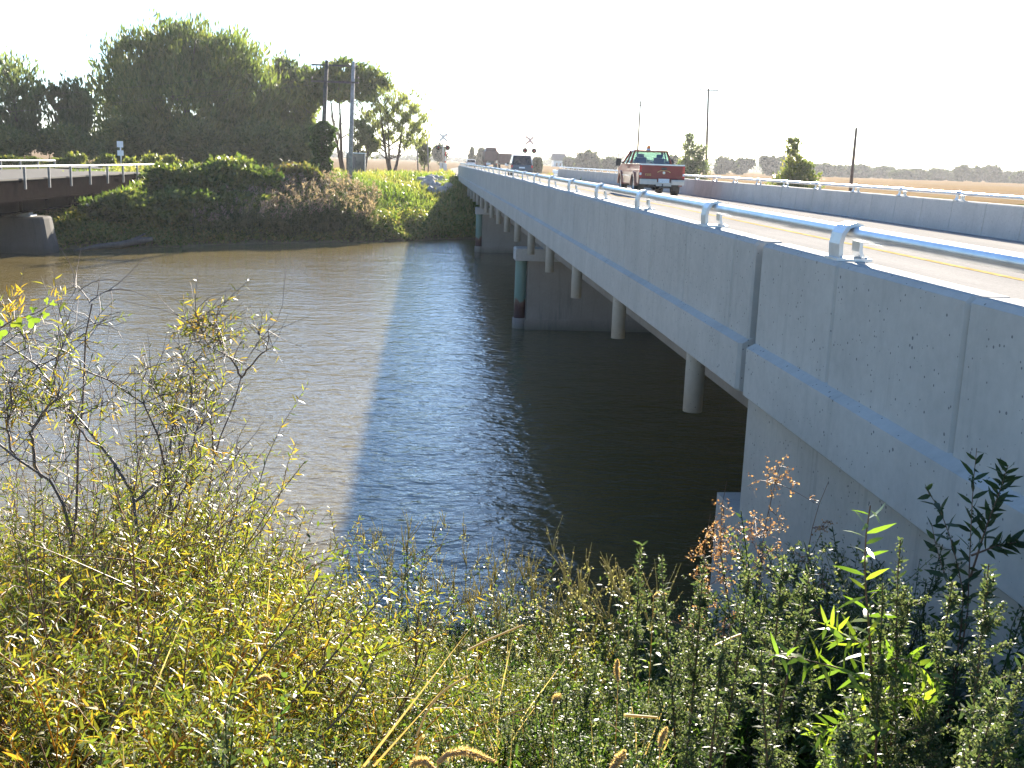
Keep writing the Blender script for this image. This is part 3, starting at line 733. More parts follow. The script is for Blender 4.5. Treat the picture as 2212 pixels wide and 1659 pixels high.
ft = [(1213, 1262, 340, 380, 'low distant tree clump left of the broad tree'), (1232, 1312, 320, 360, 'broad distant tree beyond the right end of the bridge'), (1290, 1345, 336, 370, 'low distant tree right of the broad tree'), (1345, 1420, 344, 420, 'low distant tree behind the cab of the red pickup'), (1440, 1475, 330, 300, 'distant tree left of the bushy sapling'),
      (1536, 1592, 334, 400, 'distant tree right of the tall crossarm pole'), (1570, 1632, 338, 410, 'spreading distant tree left of the field gap'), (1640, 1690, 332, 420, 'tall distant tree left of the yellow green sapling'), (1672, 1722, 333, 430, 'round distant tree behind the yellow green sapling')]
for i, a in enumerate(ft): far_tree(a[0], a[1], a[2], a[3], 120 + i, a[4])
hd = [(1745, 1825, 350, 'rounded dark tree beginning the hedgerow, right of the yellow green sapling'), (1785, 1860, 356, 'low tree in the hedgerow left of the leaning bare pole'), (1825, 1900, 353, 'dense hedgerow tree right behind the leaning bare pole'), (1865, 1950, 357, 'broad hedgerow tree just right of the leaning bare pole'), (1915, 1985, 364, 'flat topped hedgerow tree, second right of the leaning pole'),
      (1955, 2020, 366, 'low hedgerow tree left of the first tall field trees'), (1990, 2060, 361, 'ragged hedgerow tree before the paired tall trees'), (2035, 2095, 370, 'lowest hedgerow tree at the foot of the paired tall trees'), (2055, 2108, 355, 'left one of the paired tall trees in the hedgerow'), (2078, 2140, 358, 'right one of the paired tall trees in the hedgerow'),
      (2110, 2172, 352, 'tallest tree of the hedgerow near the right edge'), (2145, 2210, 367, 'low dark hedgerow tree right of the tallest one'), (2178, 2248, 365, 'last hedgerow tree at the right edge of the photo'), (2225, 2295, 364, 'hedgerow tree cut off by the right edge'), (1712, 1778, 348, 'hedgerow tree behind the yellow green sapling')]
for i, (x0, x1, yt, lab) in enumerate(hd): far_tree(x0, x1, yt, 470 + 12 * (i % 4), 140 + i, lab)
# long low wood on the horizon, one mass
fb = FB(); rng = np.random.default_rng(5)
for k in range(150):
    x = rng.uniform(-900, 900) ; Yk = rng.uniform(900, 1100) ; hh = rng.uniform(5, 11) * (1 if x > 120 else .6)
    crown_fb(rng, [(x, Yk, -2 + hh * .45, rng.uniform(10, 20), 8, hh * .55)], 220, 3.2, .6, .3, 0, fb)
tag(fb.build('distant_woods', LM['far']), 'long hazy band of woods along the horizon', 'woods', kind='stuff')

# ---------------------------------------------------------------- bank cover: grass, reeds, riprap
LM['lawn'] = leafmat('bank_grass_blade', [(.05, .085, .015), (.10, .15, .03), (.17, .19, .05), (.24, .2, .08)], .45, .4)
LM['reed'] = leafmat('reed_leaf', [(.03, .05, .018), (.06, .085, .03), (.10, .12, .045)], .35, .42)
LM['plume'] = leafmat('reed_plume', [(.16, .12, .10), (.24, .18, .155), (.32, .26, .22)], .3, .7)
rng = np.random.default_rng(21)
n = 34000
X = rng.uniform(-21, 5.5, n); t = rng.uniform(.3, 27, n); Y = water_edge(X) + t
keep = ~((np.abs(X - 7.7) < 5.6) & (Y > 88)); X, Y = X[keep], Y[keep]; Z = gz(X, Y)
L = rng.uniform(.16, .42, len(X)) * (1 + .5 * np.sin(X * .8) * np.sin(Y * .5)); D = rng.normal(0, .45, (len(X), 3)) + (0, 0, 1)
fb = FB(); fb.leaves(np.stack([X, Y, Z], 1), D, L, L * .16, rng, .3, .1, np.clip(.45 + .25 * np.sin(X * .6 + Y * .35) + rng.normal(0, .2, len(X)), 0, 1))
n2 = 15000; X = rng.uniform(1.0, 18, n2); Y = rng.uniform(66, 88, n2); Z = gz(X, Y); ok = Z < -1.45; X, Y, Z = X[ok], Y[ok], Z[ok]
L = rng.uniform(.2, .5, len(X)); fb.leaves(np.stack([X, Y, Z], 1), rng.normal(0, .4, (len(X), 3)) + (0, 0, 1), L, L * .18, rng, .3, .1)
n3 = 9000; X = rng.uniform(-35, 30, n3); Y = rng.uniform(86, 130, n3); ok = (np.abs(X - 7.7) > 5.8) & ~((X < -16.5) & (X > -24.5) & (Y < 100)); X, Y = X[ok], Y[ok]
L = rng.uniform(.2, .5, len(X)); fb.leaves(np.stack([X, Y, gz(X, Y)], 1), rng.normal(0, .4, (len(X), 3)) + (0, 0, 1), L, L * .15, rng, .3, .1, rng.uniform(.5, 1, len(X)))
tag(fb.build('bank_grass', LM['lawn']), 'sunlit green grass on the far bank slope', 'grass', kind='stuff')
# leafy weeds at the waterline under the lawn
fb = FB(); n = 26000; X = rng.uniform(-19, 4.8, n); t = np.abs(rng.normal(1.4, 1.6, n)) + .1; Y = water_edge(X) + t
h_ = rng.uniform(0, 1, n) ** .7 * (.5 + .35 * np.sin(X * 1.9) * np.sin(Y * 1.1)); Z = gz(X, Y) + h_
fb.cards(np.stack([X, Y, np.maximum(Z, -4.65)], 1), .2, rng, .5, .4)
tag(fb.build('waterside_weeds', LM['lawn']), 'glossy leafy weeds along the far waterline', 'weeds', kind='stuff')
fb = FB(); fp = FB(); n = 5200
X = rng.uniform(-12.5, -3.0, n); t = rng.uniform(.2, 6.0, n); Y = water_edge(X) + t
dens = np.clip((X + 12.5) / 6, .04, 1); keep = rng.uniform(0, 1, n) < dens; X, Y = X[keep], Y[keep]; Z = gz(X, Y)
H = rng.uniform(1.3, 2.1, len(X)) * np.interp(X, [-14, -8, -5, -3.2], [.6, .85, 1.0, .6])
lean = rng.normal(0, .12, (len(X), 2))
for k in range(7):
    f = rng.uniform(.1, .85, len(X)); P = np.stack([X + lean[:, 0] * H * f, Y + lean[:, 1] * H * f, Z + H * f], 1)
    D = rng.normal(0, .7, (len(X), 3)) + (0, 0, .8); L = rng.uniform(.35, .6, len(X))
    fb.leaves(P, D, L, .045, rng, .45, .2)
S = np.stack([X, Y, Z], 1); D = np.stack([lean[:, 0], lean[:, 1], np.ones(len(X))], 1); fb.leaves(S, D, H, .03, rng, .02, .1)
top = (rng.uniform(0, 1, len(X)) < .16); T = np.stack([X + lean[:, 0] * H, Y + lean[:, 1] * H, Z + H], 1)[top]
for k in range(9):
    P = T + np.stack([rng.normal(0, .04, len(T)), rng.normal(0, .04, len(T)), rng.uniform(-.06, .28, len(T))], 1)
    fp.leaves(P, rng.normal(0, .6, (len(T), 3)) + (.25, 0, .8), rng.uniform(.12, .24, len(T)), .05, rng, .4, .2)
tag(fb.build('reeds', LM['reed']), 'tall dense reeds along the far waterline', 'reeds', kind='stuff')
tag(fp.build('reed_plumes', LM['plume']), 'pinkish feathery plumes on top of the far reeds', 'plumes', kind='stuff')
def stone(rng, r):
    import bmesh
    bm = bmesh.new(); bmesh.ops.create_icosphere(bm, subdivisions=2, radius=1)
    pl = [rng.normal(size=3) for _ in range(7)]
    for v in bm.verts:
        p = np.array(v.co)
        for q in pl:
            q_ = q / np.linalg.norm(q); d = p @ q_
            if d > .72: p = p - q_ * (d - .72)
        v.co = Vector((p * (r * 1.25, r, r * .8)).tolist())
    me = bpy.data.meshes.new('riprap_stone'); bm.to_mesh(me); bm.free(); me.materials.append(M['rock']); return me
stones = [stone(np.random.default_rng(300 + k), .36) for k in range(4)]
for k in range(34):
    f = k / 33; y = 75 + 10.5 * rng.uniform(0, 1); x = .5 + rng.uniform(-.9, 1.1)
    o = link('riprap_stone', stones[k % 4], None, (x, y, gz1(x, y) + .12)); o.rotation_euler = (rng.uniform(0, 6), rng.uniform(0, 6), rng.uniform(0, 6)); s_ = rng.uniform(.5, 1.25); o.scale = (s_,) * 3
    tag(o, 'pale grey riprap stone in the heap beside the far bridge end', 'stone', 'riprap stones beside the bridge end')

# ---------------------------------------------------------------- poles, wires, signs, signals
tp = thing('twin_utility_pole', 'two tall weathered utility poles joined by double crossarms on the far bank', 'utility pole', (0, 0, 0))
Yp = 74.0
pb = atY(755, 400, Yp); pt = atY(763.5, 133, Yp); qb = atY(693, 405, Yp); qt = atY(706, 130, Yp)
pb[2] = gz1(pb[0], Yp) - .3; qb[2] = gz1(qb[0], Yp) - .3
for a, b, m_ in ((pb, pt, 'wood'), (qb, qt, 'driftwood')):
    mb = MB(); mb.tube([a, (a + b) / 2, b], [.17, .145, .115], 12); mb.build('pole', M[m_], tp)
for ya, dy in ((176, .16), (176, -.16), (140, .16)):
    a = atY(672, ya - 1, Yp); b = atY(775, ya + 3, Yp)
    mb = MB(); dv = (b - a); up = np.array([0, 0, .11]); yy = np.array([0, .05, 0]); o_ = np.array([0, dy, 0])
    vs = [a + o_ + s1 * up / 2 + s2 * yy for s1 in (-1, 1) for s2 in (-1, 1)] + [b + o_ + s1 * up / 2 + s2 * yy for s1 in (-1, 1) for s2 in (-1, 1)]
    mb.add(vs, [(0, 1, 3, 2), (4, 6, 7, 5), (0, 4, 5, 1), (1, 5, 7, 3), (3, 7, 6, 2), (2, 6, 4, 0)]); mb.build('crossarm', M['driftwood'], tp)
for xx in (674, 704, 763, 774):
    p = atY(xx, 171, Yp); mb = MB(); mb.lathe([(0, .16), (.03, .15), (.05, .10), (.03, .06), (.05, .03), (.02, 0)], p[0], p[1], p[2], 'z', 8); mb.build('insulator', M['grey_box'], tp)
def wire(a, b, sag, lab, r=.009):
    pts = [a + (b - a) * t - np.array([0, 0, 4 * sag * t * (1 - t)]) for t in np.linspace(0, 1, 30)]
    mb = MB(); mb.tube(pts, r, 5); tag(mb.build('power_wire', M['bark']), lab, 'wire', 'wires running left from the twin poles')
wire(atY(674, 170, Yp), atY(-420, 262, 80), .5, 'lower power wire running left across the trees')
wire(atY(704, 138, Yp), atY(-420, 232, 80), .5, 'upper power wire running left across the trees')
wire(atY(763, 172, Yp), atY(-420, 258, 81), .5, 'power wire close above the lower one, from the right hand pole')
# ivy climbing the left pole
rng = np.random.default_rng(33); fb = FB(); n = 6500
zz = rng.uniform(0, 1, n); px_ = np.interp(zz, [0, .5, .8, 1], [690, 694, 702, 706]); rad = np.interp(zz, [0, .15, .55, .75, .9, 1], [.62, .58, .62, .85, .72, .25]) * (1 + .18 * np.sin(zz * 23) + .1 * np.sin(zz * 51))
an = rng.uniform(0, 6.28, n); rr = rad * rng.uniform(.55, 1.08, n)
zb_ = qb[2]; zt_ = atY(700, 262, Yp)[2]
P = np.stack([qb[0] + (qt[0] - qb[0]) * zz * .5 + np.cos(an) * rr, Yp + np.sin(an) * rr, zb_ + (zt_ - zb_) * zz], 1)
D = np.stack([np.cos(an), np.sin(an), np.full(n, -.5)], 1) + rng.normal(0, .5, (n, 3))
fb.cards(P, .17, rng, .8, 0, np.clip(rng.normal(.45, .22, n), 0, 1), D)
tag(fb.build('ivy', LM['ivy']), 'thick dark ivy wrapped around the lower half of the left utility pole', 'ivy')
# two white signs by the old road
sg = thing('road_sign', 'pair of small white signs on one post in front of the huge round tree', 'sign', (0, 0, 0)); Ys = 78
p = atY(261, 336, Ys); pz = atY(260, 305, Ys)
mb = MB(); mb.box(p[0] - .04, p[0] + .04, Ys - .03, Ys + .03, -1.6, pz[2]); mb.build('post', M['galv'], sg)
for y0, y1, x0, x1 in ((305, 318, 253, 266), (325, 336, 254, 267)):
    a = atY(x0, y1, Ys); b = atY(x1, y0, Ys); mb = MB(); mb.box(a[0], b[0], Ys - .05, Ys - .034, a[2], b[2]); mb.build('sign_plate', M['white'], sg)
def pole(name, lab, a, b, r, arm=None, mat='wood_dark', grp=None):
    t = thing(name, lab, 'utility pole', (0, 0, 0), 0, grp); mb = MB(); mb.tube([a, (a + b) / 2, b], [r, r * .85, r * .65], 10); mb.build('shaft', M[mat], t)
    if arm:
        mb = MB(); f = arm[1]; c = b - np.array([0, 0, f]); mb.box(c[0] - arm[0], c[0] + arm[0], c[1] - .26, c[1] - .14, c[2] - .07, c[2] + .07); mb.build('crossarm', M[mat], t)
        for dx in (-.9, -.5, .5, .9):
            mb = MB(); mb.lathe([(0, .2), (.05, .17), (.03, .1), (.06, .05), (.02, 0)], c[0] + dx * arm[0], c[1] - .2, c[2] + .07, 'z', 8); mb.build('insulator', M['grey_box'], t)
    return t
GP = 'dark utility poles along the right side of the road'
a = atX(1526, 372, 38); b = atX(1530.5, 191, 38); a[2] = -2.3; pole('utility_pole', 'tall brown utility pole with crossarm beside the bushy sapling', a, b, .19, (1.35, .25), grp=GP)
a = atX(1376, 352, 38); b = atX(1371.5, 221, 38); a[2] = -2.3; b[1] = a[1]; pole('utility_pole', 'brown utility pole with crossarm rising behind the red pickup', a, b, .19, (1.5, .8), grp=GP)
a = atX(1837, 411, 38); b = atX(1848.5, 276, 38); b[1] = a[1]; a[2] = -2.4; pole('utility_pole', 'leaning bare pole without crossarm in the brown field', a, b, .16, None, grp=GP)
for x, yt, yb, lab in ((902, 290, 361, 'thin grey post left of two beyond the lawn'), (925, 297, 361, 'thin grey post right of two beyond the lawn')):
    a = atY(x + 1, yb, 126); b = atY(x - 2, yt, 126); a[2] = min(a[2], -1.5); t = pole('post', lab, a, b, .09, None, 'wood'); t['category'] = 'post'
# railway crossing signals
def signal(lab, X, Y, lampy, face=1):
    t = thing('crossing_signal', lab, 'crossing signal', (X, Y, -1.75)); Hs = 5.3
    mb = MB(); mb.tube([(0, 0, 0), (0, 0, Hs)], .06, 10); mb.build('mast', M['alum'], t)
    mb = MB(); mb.box(-.35, .35, .0, .7, 0, 1.3); mb.build('cabinet', M['white'], t)
    c, s = math.cos(R(45)), math.sin(R(45))
    for sg_ in (1, -1):
        mb = MB(); l, h = .62, .115; pts = []
        for x, z in ((-l, -h), (l, -h), (l, h), (-l, h)): pts.append((x * c - z * s * sg_, x * s * sg_ + z * c))
        y0 = -.09 if sg_ > 0 else -.12
        mb.add([(p[0], y0, Hs - 1.0 + p[1]) for p in pts] + [(p[0], y0 - .02, Hs - 1.0 + p[1]) for p in pts], [(0, 1, 2, 3), (7, 6, 5, 4), (0, 4, 5, 1), (1, 5, 6, 2), (2, 6, 7, 3), (3, 7, 4, 0)])
        mb.build('crossbuck_board', M['crossbuck'] if face else M['white'], t)
    mb = MB(); mb.box(-.85, .85, -.04, .04, Hs - 2.25, Hs - 2.17); mb.build('lamp_bar', M['black'], t)
    for x in (-.55, .55):
        mb = MB(); mb.lathe([(0, -.02), (.31, -.02), (.31, .0), (0, .0)], x, -.06, Hs - 2.21, 'y', 20)
        mb.lathe([(.12, -.2), (.13, -.2), (.15, -.02)], x, -.06, Hs - 2.21, 'y', 16); lp = mb.build('lamp', M['black'], t)
        mb = MB(); mb.lathe([(0, -.06), (.1, -.05), (.12, -.021)], x, -.06, Hs - 2.21, 'y', 16); mb.build('lens', M['taillight'], lp)
    return t
def gate(lab, X, Y, H, tilt):
    t = thing('crossing_gate', lab, 'crossing gate', (X, Y, -1.75))
    mb = MB(); mb.box(-.25, .25, -.2, .2, 0, 1.2); mb.build('gate_motor', M['alum'], t)
    for k in range(10):
        a, b = k / 10, (k + 1) / 10; mb = MB()
        mb.box(-.055, .055, -.02, .02, 1.0 + (H - 1) * a, 1.0 + (H - 1) * b - .004); o = mb.build('arm_band', M['white'] if k % 2 else M['taillight'], t); o.rotation_euler = (0, R(tilt), 0)
Yc = 132
p = atY(1143, 346, Yc); signal('railway crossing signal with red crossbuck and twin round lamps above the dark van', p[0], Yc, 330)
p = atY(1137, 346, Yc); gate('raised striped gate arm of the crossing above the dark van', p[0], Yc + .6, 7.0, -1)
p = atY(956.5, 350, Yc); signal('railway crossing signal with white crossbuck in front of the round dark tree', p[0], Yc, 330, 0)
p = atY(961, 350, Yc); gate('raised striped gate arm of the crossing left of the road', p[0], Yc + .6, 6.4, 2)
# small signal hut, fence posts, mailbox-like cans
ht = thing('equipment_hut', 'small flat roofed metal hut, dark front and pale side, behind the twin poles', 'hut', (0, 0, 0)); Yh = 104
a = atY(748, 366, Yh); b = atY(776, 330, Yh); zb_ = gz1(a[0], Yh) - .1
mb = MB(); mb.box(a[0], b[0] + .5, Yh, Yh + 1.9, zb_, b[2] - .07); mb.build('wall', M['dark_paint'], ht)  # dark colour carries the shade on the hut front
mb = MB(); mb.box(b[0] + .5, b[0] + .53, Yh + .02, Yh + 1.88, zb_, b[2] - .08); mb.build('side_panel', M['silver'], ht)  # pale sheet paints sunlight onto the right side
mb = MB(); mb.box(a[0] - .08, b[0] + .6, Yh - .1, Yh + 2, b[2] - .068, b[2]); mb.build('roof', M['galv'], ht)
mb = MB(); mb.box(a[0] + .2, a[0] + .85, Yh - .03, Yh - .002, zb_ + .1, b[2] - .35); dr = mb.build('door', M['grey_box'], ht)
# farmhouse and low shed far beyond the field
fh = thing('farmhouse', 'tiny white farmhouse with grey roof far beyond the right end of the bridge', 'house', (0, 0, 0)); Yf = 420
a = atY(1196, 359, Yf); b = atY(1222, 340, Yf); zb_ = -3.5
mb = MB(); mb.box(a[0], b[0], Yf, Yf + 8, zb_, 1.0); mb.build('wall', M['white'], fh)
mb = MB(); mb.prism([(Yf - .5, 1.0), (Yf + 4, 3.6), (Yf + 8.5, 1.0)], a[0] - .4, b[0] + .4, 'x'); mb.build('roof', M['grey_box'], fh)
for k in range(3):
    x = a[0] + .8 + k * 1.4; mb = MB(); mb.box(x, x + .7, Yf - .05, Yf - .004, -1.2, .1); mb.build('window', M['dark_glass'], fh)
tree('hedge', 'square clipped dark hedge beside the dark van', 'hedge', 1150, 1172, 338, 200, 171, 'far', 2400, .4, 0, 6, 0, trunk=False, up=.2, jag=.05, zb=-1.9,
     extra=[(-.25, 0, .3, .3, .34), (.25, 0, .3, .3, .34), (-.2, 0, .68, .3, .32), (.2, 0, .66, .3, .32), (0, 0, .5, .45, .45)])

# ---------------------------------------------------------------- vehicles
def zdeck(x, y): return (ZL + (ZR - ZL) * (x - 2.762) / 9.833 + rise(y)) if y < 97 else rz_(y)
def wheel(parent, x, y, r, wd, rimmat, side):
    wh = bpy.data.objects.new('wheel', None); COL.objects.link(wh); wh.parent = parent; wh.location = (x, y, r)
    mb = MB(); h = wd / 2
    mb.lathe([(r * .6, -h), (r * .9, -h), (r * .985, -h * .75), (r, -h * .3), (r, h * .3), (r * .985, h * .75), (r * .9, h), (r * .6, h), (r * .6, -h)], 0, 0, 0, 'x', 28); mb.build('tyre', M['tyre'], wh)
    mb = MB(); e = side * h * .8
    mb.lathe([(0, e * .55), (r * .18, e * .6), (r * .25, e * .3), (r * .5, e * .25), (r * .56, e), (r * .6, e), (r * .6, -e)], 0, 0, 0, 'x', 24)
    for k in range(6):
        q = math.pi / 3 * k; mb.box(min(e * .25, e * .6), max(e * .25, e * .6), r * .32 * math.cos(q) - .03, r * .32 * math.cos(q) + .03, r * .32 * math.sin(q) - .03, r * .32 * math.sin(q) + .03)
    mb.build('rim', rimmat, wh)
    return wh
def quad(mb, a, b, c, d, th=(0, 0, 0)):
    vs = [a, b, c, d] + [tuple(p[i] + th[i] for i in range(3)) for p in (a, b, c, d)]
    return mb.add(vs, [(0, 1, 2, 3), (7, 6, 5, 4), (0, 4, 5, 1), (1, 5, 6, 2), (2, 6, 7, 3), (3, 7, 4, 0)])
def arch(y, r, n=12):
    return [(y + r * math.cos(math.pi * (1 - k / n)), .42 + r * math.sin(math.pi * (1 - k / n))) for k in range(n + 1)]
def pickup(X, Y):
    t = thing('pickup_truck', 'dark red pickup truck with tan lower sides and orange roof beacon driving away', 'pickup truck', (X, Y, zdeck(X, Y)), -.012)
    W_ = .98
    up_ = [(.06, .62)] + [(.06, 1.33)] + [(2.55, 1.33), (2.60, 1.33), (4.35, 1.34), (5.55, 1.20), (5.68, 1.05), (5.70, .55)] + list(reversed(arch(4.75, .5))) + list(reversed(arch(1.3, .5)))
    # side walls of the bed, cab lower half and front clip
    mb = MB()
    for s in (-1, 1):
        prof = [(.06, .60), (.06, 1.33), (2.5, 1.33), (2.5, .60)] + list(reversed(arch(1.3, .5)))
        x0, x1 = sorted((s * W_, s * (W_ - .09))); mb.prism(prof, x0, x1, 'x')
    mb.box(-W_ + .09, W_ - .09, .12, 2.5, .78, .84); mb.box(-W_ + .09, W_ - .09, 2.40, 2.5, .84, 1.33); mb.build('cargo_bed', M['red_paint'], t)
    mb = MB()
    for s in (-1, 1):                                                   # lower sides: the reflected road put into a tan colour
        prof = [(.065, .50), (.065, .98), (.80, .98), (.80, .60)] ; x0, x1 = sorted((s * (W_ + .003), s * (W_ + .016)))
        mb.prism(prof, x0, x1, 'x'); mb.prism([(1.86, .50), (1.86, .98), (4.2, .98), (4.2, .50)], x0, x1, 'x')
    mb.build('lower_side_panel', M['tan_paint'], t)
    mb = MB(); prof = [(2.54, .50), (2.54, 1.33), (4.4, 1.36), (5.5, 1.24), (5.68, 1.1), (5.70, .5)] + list(reversed(arch(4.75, .5)))
    mb.prism(prof, -W_, W_, 'x'); mb.build('body', M['red_paint'], t)
    for s in (-1, 1):
        mb = MB(); mb.box(*sorted((s * (W_ + .018), s * (W_ + .03))), .9, 4.3, .80, .86); mb.build('side_moulding', M['silver'], t)
        mb = MB(); mb.box(*sorted((s * (W_ - .1), s * (W_ + .005))), .07, 2.48, 1.332, 1.365); mb.build('bed_rail_cap', M['chrome'], t)
        for ya in (1.3, 4.75):                                          # flared wheel arches
            mb = MB(); o_ = arch(ya, .60); i_ = arch(ya, .49); k = len(o_); vs = []
            for x in (s * (W_ - .02), s * (W_ + .075)): vs += [(x, a, b) for a, b in o_] + [(x, a, b) for a, b in i_]
            fs = []
            for q in range(k - 1): fs += [(q, q + 1, 2 * k + q + 1, 2 * k + q), (2 * k + q, 2 * k + q + 1, 3 * k + q + 1, 3 * k + q), (k + q, 3 * k + q, 3 * k + q + 1, k + q + 1), (q, k + q, k + q + 1, q + 1)]
            fs += [(0, 2 * k, 3 * k, k), (k - 1, 2 * k - 1, 4 * k - 1, 3 * k - 1)]
            mb.add(vs, fs); mb.build('wheel_arch', M['tan_paint'], t)
    # tailgate with cap, decal and badges
    tg_ = MB(); tg_.box(-W_ + .1, W_ - .1, .0, .058, .74, 1.30); tg = tg_.build('tailgate', M['red_paint'], t)
    mb = MB(); mb.box(-W_ + .02, W_ - .02, -.015, .09, 1.302, 1.36); mb.build('tailgate_cap', M['silver'], tg)
    mb = MB(); k = 14; vs = []
    for rr in (.26, .30):
        for y in (-.004, -.001): vs += [(.08 + rr * math.cos(a), y, .98 + rr * .42 * math.sin(a)) for a in np.linspace(.25, math.pi - .25, k)]
    fs = []
    for q in range(k - 1): fs += [(q, q + 1, 2 * k + q + 1, 2 * k + q), (k + q, 3 * k + q, 3 * k + q + 1, k + q + 1), (q, k + q, k + q + 1, q + 1), (2 * k + q, 2 * k + q + 1, 3 * k + q + 1, 3 * k + q)]
    mb.add(vs, fs); mb.lathe([(0, -.004), (.07, -.004), (.07, -.001)], .08, 0, 1.0, 'y', 12, 0); mb.build('arc_emblem', M['gold'], tg)
    mb = MB(); mb.lathe([(0, -.006), (.05, -.006), (.055, -.001)], .08, 0, 1.0, 'y', 12); mb.build('emblem_centre', M['white'], tg)
    mb = MB(); mb.lathe([(0, -.008), (.075, -.008), (.085, -.001)], .08, 0, 0, 'y', 16); mb.v = [(.08 + (x - .08) * 1.6, y, 1.17 + z * .6) for x, y, z in mb.v]; mb.build('oval_badge', M['black'], tg)
    fc = bpy.data.curves.new('badge_text', 'FONT'); fc.body = 'F250'; fc.size = .13; fc.extrude = .004; fc.align_x = 'CENTER'
    fc.materials.append(M['gold']); fo = bpy.data.objects.new('badge_source', fc); COL.objects.link(fo); bpy.context.view_layer.update()
    me = bpy.data.meshes.new_from_object(fo.evaluated_get(bpy.context.evaluated_depsgraph_get())); bpy.data.objects.remove(fo)
    bo_ = link('badge', me, tg, (-.60, -.006, .86)); bo_.rotation_euler = (R(90), 0, 0)
    for s in (-1, 1):
        mb = MB(); mb.box(*sorted((s * (W_ - .1), s * W_)), -.005, .06, .80, 1.28); o = mb.build('tail_light', M['taillight'], t)
        mb = MB(); mb.box(*sorted((s * (W_ - .09), s * (W_ - .01))), -.012, -.0055, .88, .98); mb.build('reversing_lens', M['white'], o)
    # bumper: beige end pieces and a lower beige middle; plate and hitch
    mb = MB(); mb.prism([(-.17, .50), (-.19, .66), (-.14, .72), (.02, .72), (.02, .50)], -.95, -.24, 'x'); mb.prism([(-.17, .50), (-.19, .66), (-.14, .72), (.02, .72), (.02, .50)], .40, .95, 'x'); mb.prism([(-.12, .44), (-.13, .6), (.0, .6), (.0, .44)], -.24, .40, 'x')
    mb.build('bumper', M['beige'], t)
    mb = MB(); mb.box(-.17, .30, -.16, -.131, .58, .75); mb.build('number_plate', M['plate'], t)
    mb = MB(); mb.box(-.05, .05, -.3, .2, .36, .44); mb.lathe([(0, .1), (.03, .09), (.02, 0)], 0, -.24, .44, 'z', 8); mb.build('tow_hitch', M['black'], t)
    mb = MB(); mb.box(-.5, .5, .1, 5.4, .40, .58); mb.box(-.8, .8, 1.2, 1.4, .33, .45); mb.box(-.8, .8, 4.65, 4.85, .33, .45); mb.lathe([(0, -.16), (.15, -.1), (.15, .1), (0, .16)], -.05, 1.3, .38, 'y', 12); mb.build('chassis', M['black'], t)
    mb = MB()
    for s in (-1, 1): mb.box(s * .75 - .14, s * .75 + .14, .72, .735, .25, .6)
    mb.build('mud_flap', M['black'], t)
    # cab above the belt line: pillars, roof, glass you can see through
    B = [(-.93, 2.58, 1.33), (.93, 2.58, 1.33), (.93, 4.55, 1.36), (-.93, 4.55, 1.36)]; T = [(-.74, 2.78, 1.90), (.74, 2.78, 1.90), (.72, 3.85, 1.92), (-.72, 3.85, 1.92)]
    cb = MB()
    for b, tp_ in zip(B, T): cb.tube([b, tp_], .05, 6)
    for s in (-1, 1): cb.tube([(s * .93, 3.6, 1.34), (s * .74, 3.4, 1.90)], .035, 6)
    k = [(-.78, 2.70), (.78, 2.70), (.75, 3.92), (-.75, 3.92)]
    cb.add([(x, y, 1.885) for x, y in k] + [(x * .96, y * .995 + .015, 1.955) for x, y in k] , [(0, 1, 2, 3), (7, 6, 5, 4), (0, 4, 5, 1), (1, 5, 6, 2), (2, 6, 7, 3), (3, 7, 4, 0)])
    cb.build('cab_frame', M['red_paint'], t)
    mb = MB(); quad(mb, (-.86, 2.60, 1.345), (.86, 2.60, 1.345), (.71, 2.77, 1.88), (-.71, 2.77, 1.88), (0, .012, 0)); mb.build('rear_window', M['glass'], t)
    mb = MB(); quad(mb, (.86, 4.52, 1.37), (-.86, 4.52, 1.37), (-.68, 3.87, 1.90), (.68, 3.87, 1.90), (0, -.012, 0)); mb.build('windscreen', M['glass'], t)
    for s in (-1, 1):
        mb = MB(); quad(mb, (s * .925, 2.66, 1.35), (s * .925, 4.44, 1.37), (s * .735, 3.80, 1.89), (s * .745, 2.84, 1.88), (-s * .012, 0, 0)); mb.build('side_window', M['glass'], t)
    mb = MB()
    for x in (-.42, .42):
        mb.prism([(2.95, 1.0), (2.82, 1.62), (2.93, 1.64), (3.1, 1.1)], x - .25, x + .25, 'x'); mb.box(x - .13, x + .13, 2.80, 2.9, 1.64, 1.78)
    mb.build('seats', M['black'], t)
    for s in (-1, 1):
        mb = MB(); mb.box(*sorted((s * 1.12, s * 1.34)), 4.1, 4.22, 1.22, 1.58); mb.tube([(s * .93, 4.2, 1.36), (s * 1.13, 4.17, 1.42)], .025, 6); mb.build('side_mirror', M['black'], t)
        mb = MB(); mb.box(*sorted((s * .985, s * 1.01)), 2.75, 2.95, 1.16, 1.2); mb.build('door_handle', M['black'], t)
    bc = MB(); bc.lathe([(.1, 0), (.1, .06), (.08, .07)], -.05, 3.1, 1.96, 'z', 14); bo = bc.build('beacon', M['silver'], t)
    mb = MB(); mb.lathe([(.085, .07), (.085, .17), (.06, .2), (0, .205)], -.05, 3.1, 1.96, 'z', 14); mb.build('beacon_lens', M['amber'], bo)
    for s in (-1, 1):
        for y in (1.3, 4.75): wheel(t, s * .86, y, .42, .28, M['silver'], s)
    return t
pickup(9.95, 46.0)

